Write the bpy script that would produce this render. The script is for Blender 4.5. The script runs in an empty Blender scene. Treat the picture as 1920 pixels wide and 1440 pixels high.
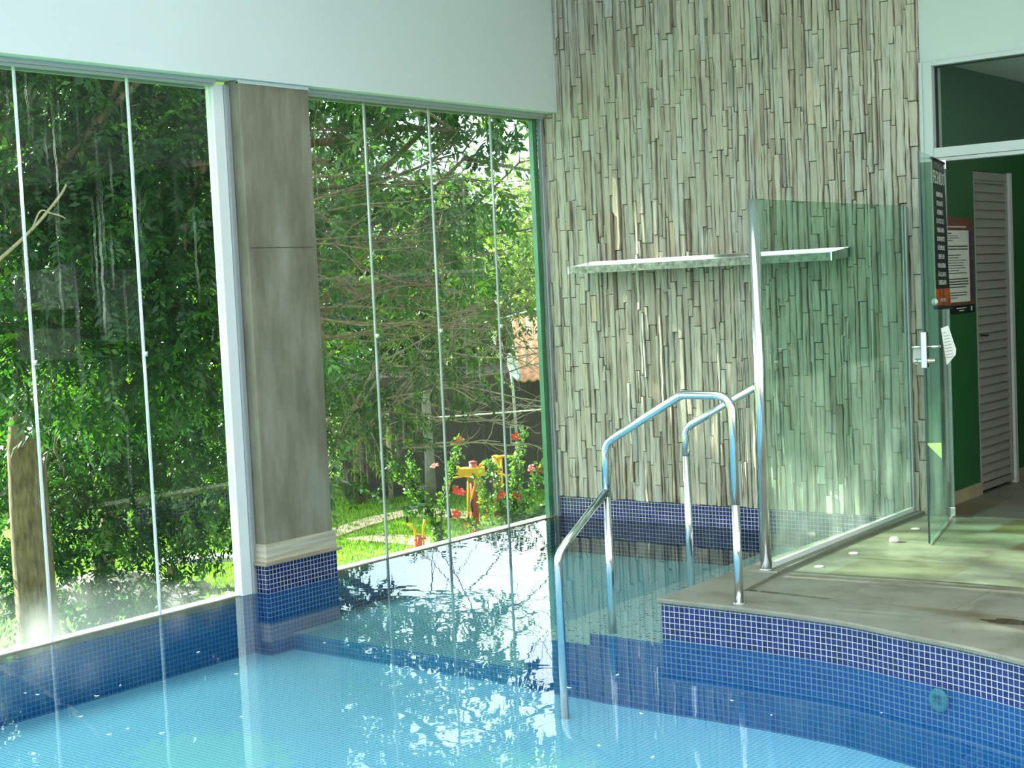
import bpy, math, random
import numpy as np
from mathutils import Vector, Matrix

SC = bpy.context.scene
COL = SC.collection

# ------------------------------------------------------------------ camera
cam_d = bpy.data.cameras.new('camera')
cam = bpy.data.objects.new('camera', cam_d)
COL.objects.link(cam)
yaw, pitch, roll = 0.671652897, 0.0646747435, -0.0469848057
fwd = Vector((-math.sin(yaw)*math.cos(pitch), math.cos(yaw)*math.cos(pitch), -math.sin(pitch)))
r0 = Vector((math.cos(yaw), math.sin(yaw), 0))
u0 = r0.cross(fwd)
rgt = r0*math.cos(roll) + u0*math.sin(roll)
upv = -r0*math.sin(roll) + u0*math.cos(roll)
cam.matrix_world = Matrix(((rgt.x, upv.x, -fwd.x, 5.92900921), (rgt.y, upv.y, -fwd.y, -7.90542841),
                           (rgt.z, upv.z, -fwd.z, 1.54580935), (0, 0, 0, 1)))
cam_d.sensor_width = 36.0
cam_d.lens = 36.0*2753.17385/1920.0
cam_d.clip_end = 500
SC.camera = cam

# ------------------------------------------------------------------ world, sun, exposure
W = bpy.data.worlds.new('world'); SC.world = W
W.use_nodes = True
nt = W.node_tree; nt.nodes.clear()
o_ = nt.nodes.new('ShaderNodeOutputWorld'); bg = nt.nodes.new('ShaderNodeBackground')
tc = nt.nodes.new('ShaderNodeTexCoord'); nz = nt.nodes.new('ShaderNodeTexNoise'); rp = nt.nodes.new('ShaderNodeValToRGB')
nz.inputs['Scale'].default_value = 3.2; nz.inputs['Detail'].default_value = 6
rp.color_ramp.elements[0].position = .36; rp.color_ramp.elements[0].color = (.50, .69, .95, 1)
rp.color_ramp.elements[1].position = .56; rp.color_ramp.elements[1].color = (.96, 1, .95, 1)
nt.links.new(tc.outputs['Generated'], nz.inputs['Vector']); nt.links.new(nz.outputs['Fac'], rp.inputs['Fac'])
nt.links.new(rp.outputs['Color'], bg.inputs['Color']); nt.links.new(bg.outputs[0], o_.inputs[0])
sx_ = nt.nodes.new('ShaderNodeVectorMath'); sx_.operation = 'DOT_PRODUCT'; sx_.inputs[1].default_value = (-.90, .10, .42)
nm_ = nt.nodes.new('ShaderNodeVectorMath'); nm_.operation = 'NORMALIZE'
mr_ = nt.nodes.new('ShaderNodeMapRange'); mr_.inputs['From Min'].default_value = -.3; mr_.inputs['From Max'].default_value = .9
mr_.inputs['To Min'].default_value = 2.2; mr_.inputs['To Max'].default_value = 5.8
nt.links.new(tc.outputs['Generated'], nm_.inputs[0]); nt.links.new(nm_.outputs[0], sx_.inputs[0]); nt.links.new(sx_.outputs['Value'], mr_.inputs['Value'])
nt.links.new(mr_.outputs[0], bg.inputs['Strength'])

sun_d = bpy.data.lights.new('sun', 'SUN'); sun_d.energy = 34.0; sun_d.angle = math.radians(.6); sun_d.color = (1, .95, .84)
sun = bpy.data.objects.new('sun', sun_d); COL.objects.link(sun)
sdir = Vector((.86, .10, -.50)).normalized()
sun.rotation_euler = sdir.to_track_quat('-Z', 'Y').to_euler()
sun.location = (-20, -4, 14)

SC.view_settings.view_transform = 'Standard'; SC.view_settings.look = 'None'
SC.view_settings.gamma = 1.0; SC.view_settings.use_curve_mapping = False
SC.view_settings.exposure = 0.0
SC.cycles.use_denoising = True
SC.cycles.max_bounces = 10; SC.cycles.diffuse_bounces = 4; SC.cycles.glossy_bounces = 5
SC.cycles.transparent_max_bounces = 20; SC.cycles.adaptive_threshold = .02; SC.cycles.transmission_bounces = 6
SC.cycles.sample_clamp_indirect = 6.0
SC.cycles.caustics_reflective = False; SC.cycles.caustics_refractive = False

R = random.Random(7)
rng = np.random.default_rng(11)

# ------------------------------------------------------------------ materials
def mat(name):
    m = bpy.data.materials.new(name); m.use_nodes = True
    t = m.node_tree; t.nodes.clear()
    out = t.nodes.new('ShaderNodeOutputMaterial')
    return m, t, out

def N(t, kind, **kw):
    n = t.nodes.new(kind)
    for k, v in kw.items():
        if k in n.inputs: n.inputs[k].default_value = v
        else: setattr(n, k, v)
    return n

def c4(c): return (c[0], c[1], c[2], 1)

def ramp(t, stops):
    n = t.nodes.new('ShaderNodeValToRGB'); e = n.color_ramp.elements
    while len(e) < len(stops): e.new(.5)
    for i, (p, c) in enumerate(stops): e[i].position = p; e[i].color = c4(c) if len(c) == 3 else c
    return n

def mth(t, op, a, b=None, c=None):
    n = t.nodes.new('ShaderNodeMath'); n.operation = op
    for i, v in enumerate((a, b, c)):
        if v is None: continue
        if isinstance(v, (int, float)): n.inputs[i].default_value = v
        else: t.links.new(v, n.inputs[i])
    return n.outputs[0]

def plain(name, col, rough=.5, metal=0.0, spec=.5, noise=0.0, scale=8.0, bump=0.0, stretch=(1, 1, 1)):
    m, t, out = mat(name)
    b = N(t, 'ShaderNodeBsdfPrincipled', Roughness=rough, Metallic=metal); b.inputs['Specular IOR Level'].default_value = spec
    b.inputs['Base Color'].default_value = c4(col)
    if noise or bump:
        tc = N(t, 'ShaderNodeTexCoord'); mp = N(t, 'ShaderNodeMapping'); mp.inputs['Scale'].default_value = stretch
        t.links.new(tc.outputs['Object'], mp.inputs['Vector'])
        nz = N(t, 'ShaderNodeTexNoise', Scale=scale, Detail=6.0); t.links.new(mp.outputs[0], nz.inputs['Vector'])
        if noise:
            r = ramp(t, [(.3, [x*(1-noise) for x in col]), (.7, [min(1, x*(1+noise)) for x in col])])
            t.links.new(nz.outputs['Fac'], r.inputs['Fac']); t.links.new(r.outputs[0], b.inputs['Base Color'])
        if bump:
            bp = N(t, 'ShaderNodeBump', Strength=bump, Distance=.01); t.links.new(nz.outputs['Fac'], bp.inputs['Height'])
            t.links.new(bp.outputs[0], b.inputs['Normal'])
    t.links.new(b.outputs[0], out.inputs[0])
    return m

def mosaic(name, cols, grout, pitch=.025, gw=.10, rough=.18, patches=None):
    m, t, out = mat(name)
    uv = N(t, 'ShaderNodeUVMap'); sc = N(t, 'ShaderNodeVectorMath', operation='SCALE'); sc.inputs['Scale'].default_value = 1/pitch
    t.links.new(uv.outputs[0], sc.inputs[0])
    fl = N(t, 'ShaderNodeVectorMath', operation='FLOOR'); t.links.new(sc.outputs[0], fl.inputs[0])
    fr = N(t, 'ShaderNodeVectorMath', operation='FRACTION'); t.links.new(sc.outputs[0], fr.inputs[0])
    sx = N(t, 'ShaderNodeSeparateXYZ'); t.links.new(fr.outputs[0], sx.inputs[0])
    ax = mth(t, 'ABSOLUTE', mth(t, 'SUBTRACT', sx.outputs[0], .5)); ay = mth(t, 'ABSOLUTE', mth(t, 'SUBTRACT', sx.outputs[1], .5))
    mx = mth(t, 'MAXIMUM', ax, ay)
    g = N(t, 'ShaderNodeMapRange'); g.inputs['From Min'].default_value = .5-gw-.02; g.inputs['From Max'].default_value = .5-gw+.02
    t.links.new(mx, g.inputs['Value'])
    wn = N(t, 'ShaderNodeTexWhiteNoise', noise_dimensions='2D'); t.links.new(fl.outputs[0], wn.inputs['Vector'])
    r = ramp(t, [(i/(len(cols)-1) if len(cols) > 1 else 0, c) for i, c in enumerate(cols)])
    t.links.new(wn.outputs['Value'], r.inputs['Fac'])
    tile = r.outputs[0]
    if patches:
        for (px, py, rad, col, ex) in patches:
            sp = N(t, 'ShaderNodeVectorMath', operation='SUBTRACT'); t.links.new(fl.outputs[0], sp.inputs[0]); sp.inputs[1].default_value = (px/pitch, py/pitch, 0)
            ml = N(t, 'ShaderNodeVectorMath', operation='MULTIPLY'); t.links.new(sp.outputs[0], ml.inputs[0]); ml.inputs[1].default_value = (1/ex, 1, 0)
            ln = N(t, 'ShaderNodeVectorMath', operation='LENGTH'); t.links.new(ml.outputs[0], ln.inputs[0])
            d = mth(t, 'ADD', ln.outputs['Value'], mth(t, 'MULTIPLY', wn.outputs['Value'], 4.5))
            inn = mth(t, 'LESS_THAN', d, rad/pitch)
            mc = N(t, 'ShaderNodeMix', data_type='RGBA'); t.links.new(inn, mc.inputs[0]); t.links.new(tile, mc.inputs[6]); mc.inputs[7].default_value = c4(col)
            tile = mc.outputs[2]
    mc = N(t, 'ShaderNodeMix', data_type='RGBA'); t.links.new(g.outputs[0], mc.inputs[0]); t.links.new(tile, mc.inputs[6]); mc.inputs[7].default_value = c4(grout)
    b = N(t, 'ShaderNodeBsdfPrincipled'); t.links.new(mc.outputs[2], b.inputs['Base Color'])
    rr = N(t, 'ShaderNodeMapRange'); rr.inputs['To Min'].default_value = rough; rr.inputs['To Max'].default_value = .7
    t.links.new(g.outputs[0], rr.inputs['Value']); t.links.new(rr.outputs[0], b.inputs['Roughness'])
    bp = N(t, 'ShaderNodeBump', Strength=.35, Distance=.002, invert=True); t.links.new(g.outputs[0], bp.inputs['Height']); t.links.new(bp.outputs[0], b.inputs['Normal'])
    t.links.new(b.outputs[0], out.inputs[0])
    return m

def glass(name, tint, dirt=None, ior=1.5, refl=1.3):
    m, t, out = mat(name)
    fz = N(t, 'ShaderNodeFresnel', IOR=ior); gl = N(t, 'ShaderNodeBsdfGlossy', Roughness=.0)
    tr = N(t, 'ShaderNodeBsdfTransparent'); tr.inputs[0].default_value = c4(tint)
    gb = N(t, 'ShaderNodeNewGeometry'); fac = mth(t, 'MULTIPLY', mth(t, 'MULTIPLY', fz.outputs[0], mth(t, 'SUBTRACT', 1.0, gb.outputs['Backfacing'])), refl); fac = mth(t, 'MINIMUM', fac, 1.0)
    mx = N(t, 'ShaderNodeMixShader'); t.links.new(fac, mx.inputs[0]); t.links.new(tr.outputs[0], mx.inputs[1]); t.links.new(gl.outputs[0], mx.inputs[2])
    last = mx.outputs[0]
    if dirt:
        df = N(t, 'ShaderNodeBsdfDiffuse'); df.inputs[0].default_value = (.85, .9, .88, 1)
        tl = N(t, 'ShaderNodeBsdfTranslucent'); tl.inputs[0].default_value = (.85, .9, .88, 1)
        ad = N(t, 'ShaderNodeMixShader'); ad.inputs[0].default_value = .6; t.links.new(df.outputs[0], ad.inputs[1]); t.links.new(tl.outputs[0], ad.inputs[2])
        m2 = N(t, 'ShaderNodeMixShader'); t.links.new(dirt(t), m2.inputs[0]); t.links.new(last, m2.inputs[1]); t.links.new(ad.outputs[0], m2.inputs[2])
        last = m2.outputs[0]
    t.links.new(last, out.inputs[0])
    return m

def dirt_window(t):
    # splash film low on the panes, run marks from the head rail, faint overall film (all in world metres of the pane)
    ge = N(t, 'ShaderNodeNewGeometry'); sp = N(t, 'ShaderNodeSeparateXYZ'); t.links.new(ge.outputs['Position'], sp.inputs[0])
    y, z = sp.outputs[1], sp.outputs[2]
    n1 = N(t, 'ShaderNodeTexNoise', Scale=3.0, Detail=5.0); t.links.new(ge.outputs['Position'], n1.inputs['Vector'])
    # left bay low splash: y below -2.8 strong
    lb = N(t, 'ShaderNodeMapRange'); lb.inputs['From Min'].default_value = -2.7; lb.inputs['From Max'].default_value = -3.9; t.links.new(y, lb.inputs['Value'])
    h = mth(t, 'ADD', mth(t, 'MULTIPLY', lb.outputs[0], .16), .09)
    hz = mth(t, 'DIVIDE', z, mth(t, 'MULTIPLY', h, mth(t, 'ADD', n1.outputs['Fac'], .55)))
    low = N(t, 'ShaderNodeMapRange'); low.inputs['From Min'].default_value = 1.15; low.inputs['From Max'].default_value = .1; t.links.new(hz, low.inputs['Value'])
    lowv = mth(t, 'MULTIPLY', low.outputs[0], mth(t, 'ADD', mth(t, 'MULTIPLY', lb.outputs[0], .15), .03))
    # streaks
    mp = N(t, 'ShaderNodeMapping'); mp.inputs['Scale'].default_value = (1, 95, .8)
    wv = N(t, 'ShaderNodeTexNoise', Scale=7.0, Detail=2.0); t.links.new(ge.outputs['Position'], wv.inputs['Vector'])
    wv2 = N(t, 'ShaderNodeCombineXYZ'); t.links.new(mth(t, 'MULTIPLY', wv.outputs['Fac'], .035), wv2.inputs[1])
    wa = N(t, 'ShaderNodeVectorMath', operation='ADD'); t.links.new(ge.outputs['Position'], wa.inputs[0]); t.links.new(wv2.outputs[0], wa.inputs[1]); t.links.new(wa.outputs[0], mp.inputs['Vector'])
    band = N(t, 'ShaderNodeTexNoise', Scale=1.0, Detail=1.0); bmp = N(t, 'ShaderNodeMapping'); bmp.inputs['Scale'].default_value = (0, 4.5, .25); t.links.new(ge.outputs['Position'], bmp.inputs['Vector']); t.links.new(bmp.outputs[0], band.inputs['Vector'])
    bb = N(t, 'ShaderNodeMapRange'); bb.inputs['From Min'].default_value = .47; bb.inputs['From Max'].default_value = .58; t.links.new(band.outputs['Fac'], bb.inputs['Value'])
    wob = N(t, 'ShaderNodeTexNoise', Scale=1.0, Detail=3.0); t.links.new(mp.outputs[0], wob.inputs['Vector'])
    st = N(t, 'ShaderNodeMapRange'); st.inputs['From Min'].default_value = .615; st.inputs['From Max'].default_value = .69; t.links.new(wob.outputs['Fac'], st.inputs['Value'])
    up = N(t, 'ShaderNodeMapRange'); up.inputs['From Min'].default_value = .9; up.inputs['From Max'].default_value = 2.1; t.links.new(z, up.inputs['Value'])
    left = N(t, 'ShaderNodeMapRange'); left.inputs['From Min'].default_value = -2.5; left.inputs['From Max'].default_value = -2.9; left.inputs['To Min'].default_value = .12; t.links.new(y, left.inputs['Value'])
    fine = N(t, 'ShaderNodeTexNoise', Scale=60.0, Detail=2.0); t.links.new(ge.outputs['Position'], fine.inputs['Vector'])
    sv = mth(t, 'MULTIPLY', mth(t, 'MULTIPLY', mth(t, 'MULTIPLY', mth(t, 'MULTIPLY', st.outputs[0], bb.outputs[0]), up.outputs[0]), left.outputs[0]), mth(t, 'MULTIPLY', fine.outputs['Fac'], .42))
    film = mth(t, 'MULTIPLY', n1.outputs['Fac'], .004)
    return mth(t, 'MINIMUM', mth(t, 'ADD', mth(t, 'ADD', lowv, sv), film), .8)

def dirt_screen(t):
    ge = N(t, 'ShaderNodeNewGeometry'); n1 = N(t, 'ShaderNodeTexNoise', Scale=4.0, Detail=5.0); t.links.new(ge.outputs['Position'], n1.inputs['Vector'])
    sp = N(t, 'ShaderNodeSeparateXYZ'); t.links.new(ge.outputs['Position'], sp.inputs[0])
    low = N(t, 'ShaderNodeMapRange'); low.inputs['From Min'].default_value = .8; low.inputs['From Max'].default_value = .2; low.inputs['To Max'].default_value = .10; t.links.new(sp.outputs[2], low.inputs['Value'])
    return mth(t, 'MULTIPLY', mth(t, 'ADD', low.outputs[0], .035), n1.outputs['Fac'])

def leafmat(name, stops, gloss=.25, thin=.45):
    m, t, out = mat(name)
    at = N(t, 'ShaderNodeAttribute', attribute_name='tint'); r = ramp(t, stops); t.links.new(at.outputs['Fac'], r.inputs['Fac'])
    df = N(t, 'ShaderNodeBsdfPrincipled', Roughness=.38); df.inputs['Specular IOR Level'].default_value = gloss; t.links.new(r.outputs[0], df.inputs['Base Color'])
    tl = N(t, 'ShaderNodeBsdfTranslucent')
    br = N(t, 'ShaderNodeMix', data_type='RGBA', blend_type='MULTIPLY'); br.inputs[0].default_value = 1; t.links.new(r.outputs[0], br.inputs[6]); br.inputs[7].default_value = (1.9, 1.8, .6, 1)
    br.clamp_result = False
    t.links.new(br.outputs[2], tl.inputs[0])
    mx = N(t, 'ShaderNodeMixShader'); mx.inputs[0].default_value = thin; t.links.new(df.outputs[0], mx.inputs[1]); t.links.new(tl.outputs[0], mx.inputs[2])
    t.links.new(mx.outputs[0], out.inputs[0])
    return m

def stone_mat():
    m, t, out = mat('slate_strips')
    at = N(t, 'ShaderNodeAttribute', attribute_name='tint')
    r = ramp(t, [(0, (.22, .18, .135)), (.10, (.34, .295, .22)), (.35, (.44, .405, .32)), (.6, (.50, .48, .385)), (.8, (.465, .48, .415)), (.93, (.59, .57, .475)), (1, (.48, .36, .19))])
    t.links.new(at.outputs['Fac'], r.inputs['Fac'])
    ge = N(t, 'ShaderNodeNewGeometry')
    mp = N(t, 'ShaderNodeMapping'); mp.inputs['Scale'].default_value = (38, 20, 2.6); t.links.new(ge.outputs['Position'], mp.inputs['Vector'])
    nz = N(t, 'ShaderNodeTexNoise', Scale=1.4, Detail=7.0, Roughness=.65); t.links.new(mp.outputs[0], nz.inputs['Vector'])
    gr = ramp(t, [(.30, (.52, .48, .42)), (.5, (.95, .94, .92)), (.75, (1.1, 1.1, 1.06))]); t.links.new(nz.outputs['Fac'], gr.inputs['Fac'])
    mu = N(t, 'ShaderNodeMix', data_type='RGBA', blend_type='MULTIPLY'); mu.inputs[0].default_value = 1; t.links.new(r.outputs[0], mu.inputs[6]); t.links.new(gr.outputs[0], mu.inputs[7])
    # rust runs
    mp2 = N(t, 'ShaderNodeMapping'); mp2.inputs['Scale'].default_value = (16, 5, 1.3); t.links.new(ge.outputs['Position'], mp2.inputs['Vector'])
    n2 = N(t, 'ShaderNodeTexNoise', Scale=1.5, Detail=4.0); t.links.new(mp2.outputs[0], n2.inputs['Vector'])
    rs = N(t, 'ShaderNodeMapRange'); rs.inputs['From Min'].default_value = .62; rs.inputs['From Max'].default_value = .78; rs.inputs['To Max'].default_value = .7; t.links.new(n2.outputs['Fac'], rs.inputs['Value'])
    m3 = N(t, 'ShaderNodeMix', data_type='RGBA'); t.links.new(rs.outputs[0], m3.inputs[0]); t.links.new(mu.outputs[2], m3.inputs[6]); m3.inputs[7].default_value = (.24, .14, .06, 1)
    mp3 = N(t, 'ShaderNodeMapping'); mp3.inputs['Scale'].default_value = (85, 30, 3.4); t.links.new(ge.outputs['Position'], mp3.inputs['Vector'])
    n3 = N(t, 'ShaderNodeTexNoise', Scale=1.0, Detail=5.0, Roughness=.6); t.links.new(mp3.outputs[0], n3.inputs['Vector'])
    ck = N(t, 'ShaderNodeMapRange'); ck.inputs['From Min'].default_value = .60; ck.inputs['From Max'].default_value = .68; ck.inputs['To Max'].default_value = .75; t.links.new(n3.outputs['Fac'], ck.inputs['Value'])
    m4 = N(t, 'ShaderNodeMix', data_type='RGBA'); t.links.new(ck.outputs[0], m4.inputs[0]); t.links.new(m3.outputs[2], m4.inputs[6]); m4.inputs[7].default_value = (.13, .105, .075, 1); m3 = m4
    b = N(t, 'ShaderNodeBsdfPrincipled', Roughness=.8); b.inputs['Specular IOR Level'].default_value = .25
    t.links.new(m3.outputs[2], b.inputs['Base Color'])
    bp = N(t, 'ShaderNodeBump', Strength=.55, Distance=.006); t.links.new(nz.outputs['Fac'], bp.inputs['Height']); t.links.new(bp.outputs[0], b.inputs['Normal'])
    t.links.new(b.outputs[0], out.inputs[0])
    return m

def slate_floor(name, tile, brick=True):
    m, t, out = mat(name)
    uv = N(t, 'ShaderNodeUVMap'); br = N(t, 'ShaderNodeTexBrick', Scale=1.0)
    br.inputs['Brick Width'].default_value = tile; br.inputs['Row Height'].default_value = tile*.86; br.inputs['Mortar Size'].default_value = .004
    br.inputs['Color1'].default_value = (0, 0, 0, 1); br.inputs['Color2'].default_value = (1, 1, 1, 1); br.inputs['Mortar'].default_value = (.5, .5, .5, 1)
    br.offset = .5
    t.links.new(uv.outputs[0], br.inputs['Vector'])
    r = ramp(t, [(0, (.15, .11, .055)), (.12, (.19, .17, .115)), (.3, (.20, .19, .14)), (.55, (.225, .22, .175)), (.8, (.21, .21, .165)), (.93, (.15, .135, .07)), (1, (.21, .14, .06))])
    t.links.new(br.outputs['Color'], r.inputs['Fac'])
    n1 = N(t, 'ShaderNodeTexNoise', Scale=5.0, Detail=8.0, Roughness=.65); t.links.new(uv.outputs[0], n1.inputs['Vector'])
    g = ramp(t, [(.28, (.55, .50, .38)), (.5, (.97, .97, .95)), (.75, (1.12, 1.1, 1.05))]); t.links.new(n1.outputs['Fac'], g.inputs['Fac'])
    mu = N(t, 'ShaderNodeMix', data_type='RGBA', blend_type='MULTIPLY'); mu.inputs[0].default_value = 1
    t.links.new(r.outputs[0] if brick else g.outputs[0], mu.inputs[6]); t.links.new(g.outputs[0], mu.inputs[7])
    if not brick: mu.inputs[6].default_value = (.3, .3, .25, 1); t.links.remove(mu.inputs[6].links[0]); mu.inputs[6].default_value = (.20, .205, .165, 1)
    mo = N(t, 'ShaderNodeMix', data_type='RGBA'); t.links.new(mu.outputs[2], mo.inputs[6]); mo.inputs[7].default_value = (.16, .14, .10, 1)
    if brick: t.links.new(br.outputs['Fac'], mo.inputs[0])
    else: mo.inputs[0].default_value = 0
    b = N(t, 'ShaderNodeBsdfPrincipled', Roughness=.5); t.links.new(mo.outputs[2], b.inputs['Base Color'])
    rr = N(t, 'ShaderNodeMapRange'); rr.inputs['To Min'].default_value = .3; rr.inputs['To Max'].default_value = .62; t.links.new(n1.outputs['Fac'], rr.inputs['Value']); t.links.new(rr.outputs[0], b.inputs['Roughness'])
    bp = N(t, 'ShaderNodeBump', Strength=.25, Distance=.004); t.links.new(n1.outputs['Fac'], bp.inputs['Height']); t.links.new(bp.outputs[0], b.inputs['Normal'])
    t.links.new(b.outputs[0], out.inputs[0])
    return m

def concrete_mat():
    m, t, out = mat('raw_concrete')
    tc = N(t, 'ShaderNodeTexCoord'); mp = N(t, 'ShaderNodeMapping'); mp.inputs['Scale'].default_value = (3, 3, .8); t.links.new(tc.outputs['Object'], mp.inputs['Vector'])
    n1 = N(t, 'ShaderNodeTexNoise', Scale=2.2, Detail=8.0, Roughness=.62); t.links.new(mp.outputs[0], n1.inputs['Vector'])
    r = ramp(t, [(.28, (.145, .13, .085)), (.5, (.225, .212, .15)), (.72, (.31, .30, .23))]); t.links.new(n1.outputs['Fac'], r.inputs['Fac'])
    n2 = N(t, 'ShaderNodeTexNoise', Scale=38.0, Detail=3.0); t.links.new(tc.outputs['Object'], n2.inputs['Vector'])
    pit = N(t, 'ShaderNodeMapRange'); pit.inputs['From Min'].default_value = .74; pit.inputs['From Max'].default_value = .78; t.links.new(n2.outputs['Fac'], pit.inputs['Value'])
    mx = N(t, 'ShaderNodeMix', data_type='RGBA'); t.links.new(pit.outputs[0], mx.inputs[0]); t.links.new(r.outputs[0], mx.inputs[6]); mx.inputs[7].default_value = (.08, .065, .045, 1)
    b = N(t, 'ShaderNodeBsdfPrincipled', Roughness=.85); b.inputs['Specular IOR Level'].default_value = .2; t.links.new(mx.outputs[2], b.inputs['Base Color'])
    bp = N(t, 'ShaderNodeBump', Strength=.25, Distance=.005); t.links.new(n2.outputs['Fac'], bp.inputs['Height']); t.links.new(bp.outputs[0], b.inputs['Normal'])
    t.links.new(b.outputs[0], out.inputs[0])
    return m

def lawn_mat():
    m, t, out = mat('lawn_grass')
    tc = N(t, 'ShaderNodeTexCoord'); n1 = N(t, 'ShaderNodeTexNoise', Scale=.5, Detail=9.0, Roughness=.7); t.links.new(tc.outputs['Object'], n1.inputs['Vector'])
    r = ramp(t, [(.3, (.055, .12, .014)), (.5, (.10, .20, .022)), (.7, (.15, .26, .04))]); t.links.new(n1.outputs['Fac'], r.inputs['Fac'])
    b = N(t, 'ShaderNodeBsdfPrincipled', Roughness=.9); b.inputs['Specular IOR Level'].default_value = .1; t.links.new(r.outputs[0], b.inputs['Base Color'])
    t.links.new(b.outputs[0], out.inputs[0])
    return m

def water_mat():
    m, t, out = mat('pool_water')
    tc = N(t, 'ShaderNodeNewGeometry'); mp = N(t, 'ShaderNodeMapping'); mp.inputs['Scale'].default_value = (1, 1, 1); t.links.new(tc.outputs['Position'], mp.inputs['Vector'])
    n1 = N(t, 'ShaderNodeTexNoise', Scale=5.5, Detail=2.0, Roughness=.45); t.links.new(mp.outputs[0], n1.inputs['Vector'])
    bp = N(t, 'ShaderNodeBump', Strength=.010, Distance=.05); t.links.new(n1.outputs['Fac'], bp.inputs['Height'])
    fz = N(t, 'ShaderNodeFresnel', IOR=1.333); t.links.new(bp.outputs[0], fz.inputs['Normal'])
    gl = N(t, 'ShaderNodeBsdfGlossy', Roughness=.0); t.links.new(bp.outputs[0], gl.inputs['Normal'])
    tr = N(t, 'ShaderNodeBsdfTransparent'); tr.inputs[0].default_value = (.87, .965, .99, 1)
    mx = N(t, 'ShaderNodeMixShader'); t.links.new(fz.outputs[0], mx.inputs[0]); t.links.new(tr.outputs[0], mx.inputs[1]); t.links.new(gl.outputs[0], mx.inputs[2])
    t.links.new(mx.outputs[0], out.inputs[0])
    return m

M = {}
M['white'] = plain('white_paint', (.66, .725, .695), .75, noise=.02, scale=2)
M['whiteshaded'] = plain('shaded_white_paint', (.50, .58, .54), .75, noise=.02, scale=2)  # the white paint again, dimmer light on the door wall put into its colour
M['alushaded'] = plain('shaded_aluminium', (.47, .54, .505), .4, noise=.02)  # white aluminium with the door frame's shade put into the colour
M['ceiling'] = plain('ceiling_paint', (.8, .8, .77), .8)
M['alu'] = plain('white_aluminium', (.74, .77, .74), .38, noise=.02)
M['alugrey'] = plain('grey_aluminium', (.42, .46, .46), .35, metal=.35)
M['steel'] = plain('brushed_steel', (.72, .74, .74), .14, metal=1.0, noise=.04, scale=30)
M['locksteel'] = plain('lock_steel', (.52, .53, .52), .28, metal=1.0)
M['chrome'] = plain('chrome', (.85, .85, .86), .07, metal=1.0)
M['dirtysteel'] = plain('stained_steel', (.22, .24, .20), .42, metal=.55, noise=.45, scale=40, bump=.3)
M['stone'] = stone_mat()
M['stoneback'] = plain('dark_mortar', (.10, .085, .065), .95)
M['concrete'] = concrete_mat()
M['marble'] = plain('beige_travertine', (.47, .43, .32), .5, noise=.22, scale=3, stretch=(1, 1, 22))
M['sill'] = plain('brown_stone_lip', (.30, .25, .18), .5, noise=.2, scale=8)
M['coping'] = slate_floor('coping_slate', .9, brick=False)
M['floor'] = slate_floor('deck_slate', .52)
M['tiles'] = mosaic('navy_mosaic', [(.006, .009, .07), (.009, .014, .105), (.016, .021, .15), (.008, .018, .12)], (.50, .52, .47), gw=.062)
M['poolwall'] = mosaic('blue_mosaic', [(.010, .12, .43), (.014, .155, .50), (.011, .14, .46)], (.16, .44, .55), gw=.075)
M['poolfloor'] = mosaic('aqua_mosaic', [(.23, .67, .92), (.27, .73, .95), (.25, .70, .93)], (.50, .87, .98), gw=.075,
                        patches=[(1.15, -4.05, .34, (.30, .84, .84), 1.3), (2.45, -3.55, .30, (.30, .84, .84), 1.4), (1.7, -4.75, .30, (.30, .84, .84), 1.2), (3.35, -3.55, .26, (.30, .84, .84), 1.5)])
M['riser'] = mosaic('mid_blue_mosaic', [(.06, .30, .56), (.08, .36, .62), (.07, .33, .59)], (.26, .60, .74), gw=.07)
M['bench'] = mosaic('teal_mosaic', [(.10, .40, .52), (.13, .46, .58), (.10, .38, .50)], (.40, .72, .76))
M['tread'] = mosaic('speckled_mosaic', [(.06, .12, .14), (.42, .66, .62), (.50, .74, .70), (.44, .68, .65), (.48, .72, .68)], (.60, .80, .75))
M['water'] = water_mat()
M['pane'] = glass('window_glass', (.92, .975, .93), dirt_window, refl=1.0)
M['screen'] = glass('green_screen_glass', (.76, .90, .82), dirt_screen)
M['leafglass'] = glass('door_glass', (.80, .93, .86), dirt_screen)
M['transom'] = glass('transom_glass', (.86, .95, .90), refl=.6)
M['jointgrey'] = plain('grey_joint', (.30, .34, .33), .25)
M['glassedge'] = plain('glass_edge', (.55, .75, .66), .15)
M['darkedge'] = plain('dark_glass_edge', (.02, .06, .06), .2)
m_, t_, o2_ = mat('sunlit_joint_plastic')
d_ = N(t_, 'ShaderNodeBsdfPrincipled', Roughness=.12); d_.inputs['Base Color'].default_value = (.82, .84, .9, 1)  # violet white carries the sun's glow on the left joints
l_ = N(t_, 'ShaderNodeBsdfTranslucent'); l_.inputs[0].default_value = (.85, .86, .92, 1)
x_ = N(t_, 'ShaderNodeMixShader'); x_.inputs[0].default_value = .45
t_.links.new(d_.outputs[0], x_.inputs[1]); t_.links.new(l_.outputs[0], x_.inputs[2]); t_.links.new(x_.outputs[0], o2_.inputs[0]); M['joint'] = m_
M['greenwall'] = plain('green_wall_paint', (.020, .125, .035), .6, noise=.05, scale=3)
M['greenfin'] = plain('green_edge_strip', (.055, .20, .11), .4)
M['cream'] = plain('cream_skirting', (.42, .36, .22), .6, noise=.15)
M['louvre'] = plain('louvre_paint', (.34, .34, .30), .45)
M['black'] = plain('black_rubber', (.012, .012, .014), .5)
M['bannerblack'] = plain('banner_black', (.010, .022, .018), .45)
M['bannerorange'] = plain('banner_orange', (.32, .08, .02), .5, noise=.6, scale=20)
M['bannerback'] = plain('banner_back', (.30, .27, .17), .6)
M['textwhite'] = plain('white_print', (.62, .66, .62), .6)
M['textgrey'] = plain('grey_print', (.22, .25, .22), .6)
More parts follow.
